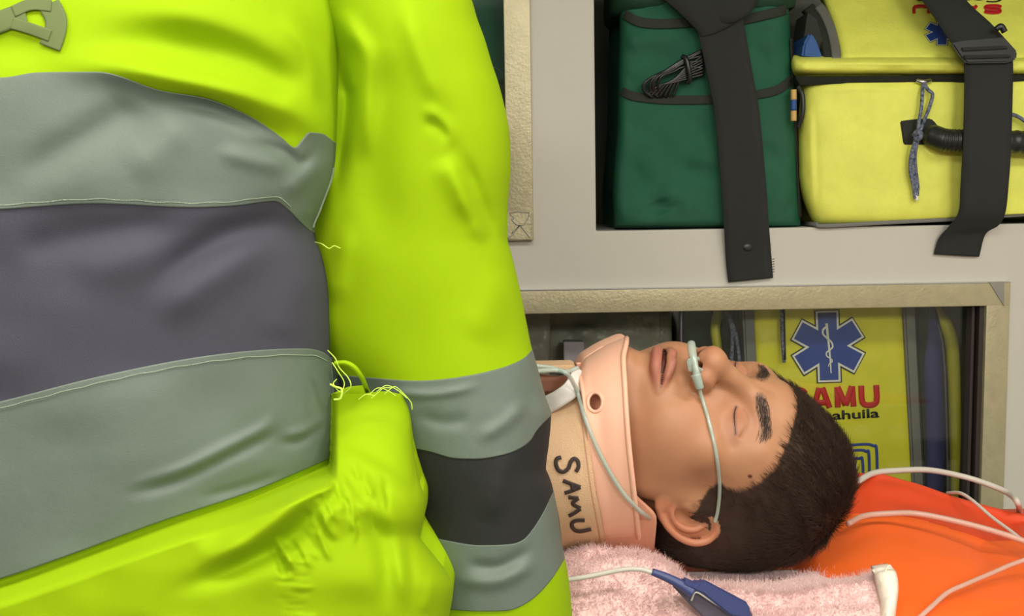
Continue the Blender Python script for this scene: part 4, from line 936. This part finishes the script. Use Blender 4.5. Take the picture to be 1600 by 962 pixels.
# ------------------------------------------------------------------ upper shelf: green bag
YB = 1.50
gb = thing('equipment_bag', 'green nylon bag with dark-trimmed front pocket, left on the upper shelf', 'bag', loc=tuple(P(1100, 350, 1.6)))
gsh = Shell(curve1d([(-80, 962), (30, 968), (100, 966), (200, 964), (300, 957), (360, 960)]), curve1d([(-80, 1225), (20, 1233), (100, 1238), (200, 1245), (300, 1248), (360, 1252)]), const(1.62), const(0.112), 9, m=14, ends=(-70, 357),
            disp=folds([([(975, 80), (1000, 60), (1060, 62)], 14, 0.006), ([(985, 230), (1010, 290), (1050, 310)], 22, -0.008), ([(965, 345), (1015, 302), (1060, 310), (1110, 300)], 13, 0.007), ([(1030, 310), (1040, 335)], 20, -0.006), ([(1050, 255), (1090, 270), (1130, 268)], 10, -0.005), ([(1195, 215), (1205, 245), (1235, 260)], 12, -0.006), ([(1190, 90), (1215, 60), (1232, 50)], 14, 0.003), ([(1205, 300), (1235, 320)], 14, 0.003)], [(50, 50, 0.009, 51), (22, 22, 0.003, 52)]))
adopt(gsh.patch('bag_body', const(-70), const(357), 110, 110, M['green']), gb)
dg = lambda a, b: gsh.depth(a, b)
psh = Shell(gsh.A, gsh.B, const(1.62), const(0.118), 9, m=14, ends=(60, 356), disp=gsh.disp)
adopt(psh.patch('pocket', curve1d([(955, 140), (990, 150), (1040, 155), (1110, 155), (1180, 150), (1215, 143), (1250, 125)]), const(352), 100, 70, M['green'], closed=False), gb)
adopt(ribbonpix('pocket_trim', [[(971, 142), (990, 150), (1030, 155), (1080, 156), (1130, 154), (1180, 148), (1215, 140), (1243, 120)]], 14, lambda a, b: psh.depth(a, b), 0.003, M['bind'], samp=6, thick=0.003), gb)
adopt(ribbonpix('top_trim', [[(975, 22), (1000, 34), (1035, 37), (1090, 34), (1150, 32), (1200, 22), (1232, 14)]], 15, dg, 0.004, M['bind'], samp=6, thick=0.003), gb)
adopt(ribbonpix('side_trim', [[(1237, 60), (1241, 140), (1247, 250), (1251, 340)]], 5, lambda a, b: gsh.depth(a-4, b), 0.0, M['bind'], samp=8, thick=0.003), gb)
tsh = Shell(curve1d([(-90, 955), (20, 952), (40, 965)]), curve1d([(-90, 1250), (20, 1240), (40, 1232)]), const(1.60), const(0.10), 5, m=5, ends=(-110, 28), disp=folds([([(960, 10), (1000, -5), (1060, 5)], 12, 0.004), ([(1180, -10), (1230, 5)], 12, 0.005)], [(30, 30, 0.008, 53)]))
adopt(tsh.patch('top_flap', const(-110), curve1d([(950, 28), (990, 22), (1060, 26), (1180, 22), (1240, 12)]), 80, 40, M['green_dk']), gb)
cb = thing('cable_bundle', 'coiled black cable tucked into the green bag\'s front pocket', 'cable', loc=tuple(P(1050, 130, 1.5)))
for i in range(7):
    x0, y0 = 1006+i*4+random.uniform(-3, 3), 136-i*2.2
    adopt(tube('cable_loop', [(x0+12, 152, 1.497+i*0.001), (x0-1, 140, 1.494), (x0+4, 126-i, 1.492-i*0.0006), (1040+i*2, 112-i*3+i*i*0.5, 1.491), (1070, 96-i*4+i*i*0.9, 1.492), (1100, 78-i*3+i*i*1.3, 1.494)], 0.0021, M['rubber'], n=50, k=8), cb)
    adopt(tube('cable_loop', [(1010+i*7, 150, 1.497), (1030+i*5, 134-i, 1.493), (1055+i*2, 128-i*3, 1.492), (1100, 116-i*5, 1.494)], 0.0020, M['rubber'], n=40, k=8), cb)
adopt(tube('cable_tie', [(1066, 88, 1.491), (1072, 92, 1.487), (1076, 108, 1.486), (1078, 124, 1.488), (1074, 130, 1.491)], 0.0034, M['rubber'], n=30), cb)
# strap over the green bag
s1 = thing('strap', 'black webbing strap riveted below the shelf, hanging over green bag', 'strap', loc=tuple(P(1170, 430, YW)))
adopt(strip('webbing', [(1090, -40, 1160, -40, 1.50), (1082, 20, 1160, 18, 1.488), (1093, 60, 1166, 55, 1.484), (1108, 130, 1178, 125, 1.482), (1117, 180, 1186, 170, 1.482), (1127, 290, 1197, 285, 1.482), (1131, 345, 1201, 345, 1.484), (1134, 400, 1205, 395, 1.490), (1138, 441, 1208, 434, 1.492)], M['web'], thick=0.002, n=90, bow=0.001), s1)
adopt(strip('webbing_fold', [(1020, -30, 1130, -60, 1.488), (1035, -5, 1150, -30, 1.484), (1060, 18, 1165, 0, 1.480), (1086, 44, 1150, 34, 1.481), (1096, 58, 1130, 48, 1.484)], M['web'], thick=0.003, n=40, bow=0.004), s1)
adopt(strip('webbing_fold', [(1100, -40, 1100, 30, 1.482), (1140, -40, 1140, 36, 1.476), (1176, -40, 1172, 20, 1.48), (1190, -40, 1184, 0, 1.488)], M['web'], thick=0.003, n=30, bow=0.004), s1)
rv = P(1168, 386, 1.489)
bm = bmesh.new(); bmesh.ops.create_uvsphere(bm, u_segments=20, v_segments=10, radius=0.0075, matrix=Matrix.Translation(Vector(rv))@Matrix.Diagonal((1, 0.35, 0.85, 1)))
rm = bpy.data.meshes.new('rivet'); bm.to_mesh(rm); bm.free(); rm.materials.append(M['black']); rm.polygons.foreach_set('use_smooth', [True]*len(rm.polygons)); adopt(link(bpy.data.objects.new('rivet', rm)), s1)
for i in range(6): adopt(tube('frayed_thread', [(1207, 405+i*4, 1.493), (1210, 404+i*4, 1.492)], 0.0005, M['black'], n=4, k=4), s1)

# ------------------------------------------------------------------ upper shelf: yellow bag
yb_ = thing('medical_bag', 'bright yellow medical bag with black grab handle, right on the upper shelf', 'bag', loc=tuple(P(1430, 345, 1.6)))
ysh = Shell(curve1d([(100, 1250), (135, 1251), (200, 1246), (270, 1247), (310, 1254), (345, 1268), (360, 1275)]), curve1d([(100, 1790), (400, 1790)]), const(1.64), const(0.152), 9, m=12, ends=(118, 352),
            disp=folds([([(1272, 150), (1275, 240), (1278, 345)], 4, -0.0025), ([(1268, 160), (1268, 240), (1272, 330)], 6, 0.003), ([(1260, 145), (1330, 138), (1500, 140)], 4, 0.0015), ([(1410, 235), (1440, 255), (1500, 262)], 9, -0.002)], [(70, 60, 0.005, 61), (20, 16, 0.001, 62)]))
adopt(ysh.patch('bag_body', const(119), curve1d([(1240, 349), (1290, 352), (1400, 345), (1600, 334), (1800, 326)]), 170, 100, M['yel']), yb_)
adopt(ribbonpix('base_piping', [[(1275, 350), (1292, 353), (1400, 347), (1500, 342), (1600, 335), (1700, 330)]], 6, lambda a, b: 1.495+0*a, 0.002, M['piping'], thick=0.08), yb_)
adopt(quadbox('zipper', [(1242, 119), (1300, 119), (1500, 117), (1790, 117), (1790, 129), (1500, 129), (1300, 131), (1250, 133)], 1.492, 0.02, M['zip'], bev=0.001), yb_)
lsh = Shell(curve1d([(80, 1240), (100, 1236), (120, 1240)]), const(1790), const(1.62), const(0.138), 12, m=3, ends=(84, 122), disp=folds([([(1290, 97), (1400, 100), (1600, 100)], 3, 0.002), ([(1250, 98), (1262, 112)], 6, 0.003)], [(40, 10, 0.003, 63)]))
adopt(lsh.patch('lid_band', const(86), const(120), 160, 30, M['yel']), yb_)
lidY = curve1d([(-60, 1.66), (0, 1.60), (60, 1.535), (98, 1.50), (140, 1.50)])
G_ = np.array([[(1318+u*480-30*max(0, 1-v*1.1)**1.2*(1-u)-14*(1-v)**2, -45+v*143) for u in np.linspace(0, 1, 40)] for v in np.linspace(0, 1, 30)])
Wp = P(G_[..., 0], G_[..., 1], lidY(G_[..., 1])+0.004*vnoise(G_[..., 0]/60, G_[..., 1]/30, 64)-0.012*np.sin(np.linspace(0, math.pi, 30))[:, None])
adopt(grid_solid('lid_top', Wp, M['yel'], None, 0.03), yb_)
adopt(ribbonpix('lid_piping', [[(1279, 8), (1288, 20), (1299, 45), (1305, 70), (1308, 94)]], 13, lambda a, b: lidY(b), 0.006, M['piping'], thick=0.01), yb_)
adopt(ribbonpix('lid_edge', [[(1264, 10), (1278, 28), (1288, 52), (1294, 75), (1297, 93)]], 16, lambda a, b: lidY(b)+0.004, 0.004, M['bind'], thick=0.02), yb_)
adopt(quadbox('side_pouch', [(1253, 90), (1256, 68), (1266, 50), (1275, 60), (1288, 95)], 1.505, 0.08, M['blue'], bev=0.003), yb_)
adopt(quadbox('side_lining', [(1262, 20), (1276, 30), (1294, 94), (1270, 92), (1256, 60)], 1.53, 0.06, M['bind']), yb_)
# star, words on the lid (upside down from here)
dlid = lambda a, b: lidY(b)-0.012*np.sin(np.clip((b+45)/143, 0, 1)*math.pi)
def star(cx, cy, R, rot, depthf, off, parent, squash=1.0, upside=False):
    def arms(r0, wd, o, mat, nm):
        Vs, Fs, n = [], [], 0
        for k in range(3):
            a = rot+k*math.pi/3; c, s = math.cos(a), math.sin(a)
            gx = np.linspace(-r0, r0, 9)
            pts = [(x, y) for y in (-wd, wd) for x in gx]
            X = np.array([cx+c*x-s*y for x, y in pts]); Yp = np.array([cy+(s*x+c*y)*squash for x, y in pts])
            base_ = P(X, Yp, depthf(X, Yp)-off-o-0.00004*k); Vs += list(base_)
            for i in range(8): Fs.append((n+i, n+9+i, n+10+i, n+1+i))
            n += 18
        oo = mesh(nm, Vs, Fs, mat, None, smooth=False)
        s_m = oo.modifiers.new('thickness', 'SOLIDIFY'); s_m.thickness = 0.0003; s_m.offset = 0
        adopt(oo, parent)
    arms(R*1.0, R*0.345, 0.0, M['ink'], 'emblem_outline'); arms(R*0.975, R*0.31, 0.0006, M['white'], 'emblem_border'); arms(R*0.925, R*0.255, 0.0012, M['blued'], 'emblem_star')
star(1472, 50, 27, math.pi/2, dlid, 0.002, yb_, 0.78)
def place_on(x0, y0, x1, y1, h, depthf, off, flip=False):
    dx, dy = x1-x0, y1-y0; L_ = math.hypot(dx, dy); nx, ny = dy/L_, -dx/L_
    def f(u, v):
        X = x0+dx*u+nx*h*v; Yp = y0+dy*u+ny*h*v; return P(X, Yp, depthf(X, Yp)-off)
    return f
adopt(text_print('black_lettering', 'Coahuila', place_on(1566, -6, 1430, -5, 9, dlid, 0.002), 0.015, M['ink'], None), yb_)
def stroke_word(name, place, width, mat, parent, depthf, off, wfac=1.0):
    # block capitals S A M U from strokes in unit letter boxes; place(u,v) -> photo px
    g = {0: [[(0.95, 0.74), (0.8, 0.9), (0.5, 0.95), (0.2, 0.9), (0.1, 0.72), (0.25, 0.57), (0.75, 0.43), (0.9, 0.27), (0.8, 0.1), (0.5, 0.05), (0.2, 0.1), (0.05, 0.26)]],
         1: [[(0.08, 0), (0.42, 1)], [(0.92, 0), (0.58, 1)], [(0.25, 0.27), (0.75, 0.27)]],
         2: [[(0.08, 0), (0.1, 1)], [(0.92, 0), (0.9, 1)], [(0.12, 1), (0.5, 0.08)], [(0.88, 1), (0.5, 0.08)]],
         3: [[(0.1, 1), (0.1, 0.35), (0.2, 0.1), (0.5, 0.03), (0.8, 0.1), (0.9, 0.35), (0.9, 1)]]}
    for k in range(4):
        x0 = k*0.262
        ps = [[place(x0+x*0.205, y) for x, y in pl] for pl in g[k]]
        for q, pl in enumerate(ps):
            adopt(ribbonpix(name, [pl], width, depthf, off+0.0001*q, mat, samp=2.0, thick=0.0003), parent)
def px_place(x0, y0, x1, y1, h):
    L_ = math.hypot(x1-x0, y1-y0); ax, ay = (x1-x0)/L_, (y1-y0)/L_
    return lambda u, v: (x0+(x1-x0)*u+ay*h*v, y0+(y1-y0)*u-ax*h*v)
stroke_word('red_letter', px_place(1566, 8, 1424, 9, -0.0+12), 5.0, M['red'], yb_, dlid, 0.002)
# handle
adopt(quadbox('handle_patch', [(1407, 189), (1430, 186), (1455, 185), (1463, 192), (1470, 205), (1466, 224), (1440, 226), (1412, 226)], 1.484, 0.006, M['bind'], bev=0.0015), yb_)
adopt(tube('handle_grip', [(1448, 208, 1.482), (1462, 214, 1.474), (1480, 219, 1.466), (1520, 220, 1.462), (1600, 222, 1.460), (1680, 226, 1.466)], 0.0155, M['black'], n=220, k=16, rf=lambda t: (0.8+0.2*min(1, t*8)) + (0.035*math.sin(t*190) if t > 0.36 else 0)), yb_)
rp1 = [(1443, 128, 1.484), (1450, 140, 1.476), (1457, 148, 1.474), (1452, 168, 1.474), (1444, 188, 1.470), (1436, 208, 1.466)]
rp2 = [(1443, 128, 1.484), (1441, 145, 1.476), (1440, 165, 1.474), (1436, 190, 1.470), (1434, 208, 1.466)]
zp = thing('zip_pull_cord', 'knotted grey and blue cord hanging from the yellow bag\'s zipper', 'cord', loc=tuple(P(1443, 130, 1.48)))
adopt(tube('cord_strand', rp1, 0.0025, M['rope'], n=40, k=7), zp); adopt(tube('cord_strand', rp2, 0.0025, M['rope'], n=40, k=7), zp)
adopt(tube('knot', [(1428, 212, 1.466), (1433, 206, 1.461), (1439, 210, 1.461), (1435, 217, 1.463), (1429, 214, 1.466)], 0.0035, M['rope'], n=30), zp)
for k in range(3):
    adopt(tube('cord_strand', [(1432+k*1.5, 214, 1.466), (1424+k*3, 240, 1.472), (1422+k*4.5, 265, 1.476), (1427+k*3.5, 290, 1.478), (1430+k*1.5, 310-k*2, 1.478)], 0.0024, M['rope'], n=40, k=7), zp)
adopt(tube('cord_tip', [(1431, 305, 1.478), (1433, 313, 1.478)], 0.0024, M['white'], n=6), zp)
adopt(tube('zip_slider', [(1432, 126, 1.488), (1443, 128, 1.484), (1454, 126, 1.488)], 0.0032, M['metal'], n=14), zp)
adopt(tube('pull_ring', [(1445, 128, 1.484), (1451, 140, 1.475), (1457, 150, 1.474)], 0.0009, M['metal'], n=14), zp)
tag(tube('zip_pull_cord', [(1575, 178, 1.474), (1588, 181, 1.474), (1604, 192, 1.474), (1620, 215, 1.474)], 0.0026, M['rope'], n=30), 'short grey cord peeking out right of the buckled black strap', 'cord')
tgx = thing('side_buckle', 'small tan and blue buckle tab wedged between green and yellow bags', 'buckle', loc=tuple(P(1240, 165, 1.5)))
for yy, mt in ((148, 'tanp'), (164, 'blue'), (181, 'tanp')): adopt(tube('buckle_tab', [(1240, yy-8, 1.492), (1240, yy+8, 1.492)], 0.0042, M[mt], n=8), tgx)
adopt(tube('buckle_loop', [(1247, 135, 1.494), (1254, 150, 1.489), (1254, 178, 1.489), (1247, 200, 1.494)], 0.0034, M['black'], n=30), tgx)
# buckled strap
s2_ = thing('strap', 'black webbing strap with plastic buckle wrapped over the yellow bag', 'strap', loc=tuple(P(1500, 395, YW)))
adopt(strip('webbing', [(1420, -40, 1490, -40, 1.54), (1442, 0, 1510, 0, 1.50), (1470, 40, 1550, 38, 1.472), (1501, 87, 1588, 80, 1.458)], M['web'], thick=0.003, n=40, bow=0.002), s2_)
adopt(strip('webbing', [(1507, 96, 1583, 94, 1.455), (1508, 130, 1583, 125, 1.450), (1506, 218, 1580, 230, 1.444), (1502, 290, 1576, 290, 1.450), (1499, 330, 1571, 332, 1.458), (1485, 352, 1560, 352, 1.474), (1468, 372, 1540, 366, 1.488), (1460, 397, 1530, 401, 1.494)], M['web'], thick=0.003, n=80, bow=0.001), s2_)
adopt(quadbox('buckle', [(1487, 68), (1500, 64), (1570, 58), (1590, 80), (1589, 92), (1575, 98), (1512, 99), (1503, 92)], 1.446, 0.010, M['black'], bev=0.002), s2_)
adopt(quadbox('buckle_bar', [(1503, 74), (1572, 71), (1576, 76), (1505, 80)], 1.443, 0.006, M['web'], bev=0.0008), s2_)
adopt(quadbox('buckle_bar', [(1506, 86), (1580, 85), (1580, 90), (1508, 92)], 1.443, 0.006, M['web'], bev=0.0008), s2_)
adopt(tube('buckle_clip', [(1556, 46, 1.452), (1564, 41, 1.450), (1570, 50, 1.450)], 0.004, M['black'], n=12), s2_)

# ------------------------------------------------------------------ behind the upper left window
gw_ = thing('equipment_bag', 'dark green bag seen behind the upper left window pane', 'bag', loc=tuple(P(740, 200, 1.65)))
wsh = Shell(const(560), const(806), const(1.66), const(0.09), 6, m=8, ends=(-260, 330), disp=folds([], [(40, 40, 0.006, 71)]))
adopt(wsh.patch('bag_body', const(-250), const(128), 60, 60, M['green']), gw_)
adopt(wsh.patch('lower_panel', const(130), const(320), 60, 40, M['green_dk'], off=0.003), gw_)
adopt(tube('loose_thread', [(765, 104, 1.55), (775, 106, 1.55), (783, 112, 1.55), (785, 122, 1.55)], 0.0006, M['piping'], n=20, k=5), gw_)

# ------------------------------------------------------------------ behind the lower window
lb = thing('medical_bag', 'yellow medical bag with blue star emblem behind the lower window', 'bag', loc=tuple(P(1300, 760, 1.6)))
YL = 1.585
fsh2 = Shell(curve1d([(470, 1172), (740, 1188), (900, 1196)]), curve1d([(470, 1412), (740, 1430), (900, 1440)]), const(1.66), const(0.078), 14, m=16, ends=(430, 860), disp=folds([([(1180, 560), (1240, 580), (1300, 560)], 14, -0.002), ([(1200, 500), (1300, 520), (1400, 540)], 10, 0.001)], [(40, 30, 0.003, 81)]))
adopt(fsh2.patch('front_panel', const(430), const(860), 90, 90, M['yel2']), lb)
df2 = lambda a, b: fsh2.depth(np.asarray(a, float), np.asarray(b, float))-0.0006
def vertical_strip(nm, x0a, x1a, x0b, x1b, Y, mat, root, thick=0.06):
    adopt(quadbox(nm, [(x0a, 440), (x1a, 440), (x1b, 860), (x0b, 860)], Y, thick, mat, bev=0.003), root)
vertical_strip('reflective_piping', 1158, 1176, 1180, 1198, 1.578, M['piping'], lb)
vertical_strip('reflective_piping', 1410, 1428, 1432, 1448, 1.578, M['piping'], lb)
vertical_strip('black_gusset', 1428, 1450, 1448, 1464, 1.60, M['bind'], lb, 0.12)
adopt(tube('blue_side', [(1446, 860, 1.62), (1456, 700, 1.615), (1452, 560, 1.615), (1446, 500, 1.63), (1430, 460, 1.66)], 0.020, M['navyf'], n=50, k=16), lb)
adopt(tube('yellow_edge', [(1497, 860, 1.62), (1494, 700, 1.615), (1489, 560, 1.615), (1479, 510, 1.62), (1456, 480, 1.64)], 0.010, M['yel2'], n=50, k=12), lb)
adopt(tube('edge_piping', [(1482, 860, 1.61), (1480, 700, 1.605), (1475, 560, 1.605), (1465, 510, 1.61), (1442, 480, 1.63)], 0.002, M['piping'], n=50, k=8), lb)
vertical_strip('black_gusset', 1133, 1158, 1150, 1180, 1.61, M['bind'], lb, 0.04)
star(1294, 541, 57, math.radians(88), df2, 0.001, lb)
sk = lambda pts: [(1040+x/2.466, 430+y/2.466) for x, y in pts]
adopt(ribbonpix('emblem_staff', [sk([(620, 185), (628, 260), (634, 320), (638, 378)])], 3.4, df2, 0.0032, M['white'], samp=3, wfun=lambda t: 1.15-0.6*t), lb)
adopt(ribbonpix('emblem_snake', [sk([(622, 198), (608, 208), (606, 225), (620, 240), (638, 256), (644, 275), (632, 288), (620, 298), (622, 312), (638, 322), (642, 332), (630, 342), (628, 352)])], 3.0, df2, 0.0038, M['white'], samp=2, wfun=lambda t: 1.1-0.6*t), lb)
stroke_word('red_letter', px_place(1232, 640, 1375, 633, 32), 9.0, M['red'], lb, df2, 0.001)
adopt(text_print('black_lettering', 'Coahuila', place_on(1262, 658, 1374, 652, 14.5, df2, 0.001), 0.02, M['ink'], None), lb)
rr1 = [(1290, 700), (1345, 694), (1364, 696), (1370, 706), (1371, 790)]; rr2 = [(1290, 708), (1342, 703), (1354, 705), (1359, 712), (1360, 790)]
adopt(ribbonpix('blue_logo', [rr1, [(x-1, y) for x, y in rr2], [(1300, 720), (1340, 716), (1348, 722), (1349, 790)]], 4.2, df2, 0.001, M['blued'], samp=3), lb)
adopt(ribbonpix('blue_logo', [[(1332, 724), (1333, 790)]], 12, df2, 0.001, M['blued'], samp=3), lb)
for xs_, nm_l in ((1222, 'dark braided zip cord hanging over the yellow bag behind the lower window'), (1142, 'dark braided cord hanging left of the yellow bag behind the lower window')):
    zc = thing('zip_pull_cord', nm_l, 'cord', loc=tuple(P(xs_, 480, 1.57)))
    if xs_ == 1222:
        adopt(tube('cord_strand', [(1221, 470, 1.568), (1222, 520, 1.566), (1225, 566, 1.568)], 0.0026, M['rope'], n=30, k=7), zc); adopt(tube('cord_strand', [(1224, 470, 1.566), (1225, 520, 1.568), (1226, 562, 1.566)], 0.0024, M['zip'], n=30, k=7), zc)
    else:
        adopt(tube('cord_strand', [(1138, 490, 1.60), (1144, 520, 1.595), (1143, 560, 1.595), (1140, 590, 1.60)], 0.003, M['rope'], n=30, k=7), zc); adopt(tube('cord_strand', [(1138, 490, 1.60), (1150, 525, 1.595), (1155, 560, 1.595), (1158, 590, 1.60)], 0.003, M['rope'], n=30, k=7), zc)
ob = thing('equipment_bag', 'dark green bag with yellow-green piping behind the glass, beside the pane edge', 'bag', loc=tuple(P(1110, 760, 1.7)))
osh = Shell(const(1062), const(1150), const(1.76), const(0.07), 4, m=8, ends=(430, 900), disp=folds([], [(20, 60, 0.01, 91)]))
adopt(osh.patch('bag_body', const(430), const(900), 60, 60, M['green_dk']), ob)
adopt(tube('edge_piping', [(1112, 900, 1.65), (1124, 700, 1.65), (1122, 560, 1.65), (1118, 510, 1.655), (1128, 470, 1.66)], 0.008, M['yel2'], n=40, k=8), ob)
for nm_, x0_, x1_, y0_, y1_, Yq, lab in (('added_wrapper', 600, 860, 470, 700, 1.62, 'clear crinkled plastic package added for a grey reflection in the glass, just right of the jacket sleeve'), ('added_wrapper', 850, 1050, 480, 720, 1.66, 'clear crinkled plastic package added for a grey reflection in the glass, above the neck collar')):
    q_ = Shell(const(x0_), const(x1_), const(Yq+0.03), const(0.03), 3, m=4, ends=(y0_, y1_+160), disp=folds([], [(24, 20, 0.02, x0_), (60, 14, 0.02, x1_)]))
    o_ = q_.patch(nm_, const(y0_), const(y1_+155), 60, 60, M['bag_clear']); tag(o_, lab, 'added package')  # added packages stand in for the grey reflection in the left pane
tag(quadbox('slab', [(881, 534), (912, 534), (914, 720), (884, 720)], 1.60, 0.03, M['lilac_grey'], bev=0.001), 'narrow lilac grey carton standing behind the glass above the collar', 'box')  # narrow lilac grey block upright behind the glass
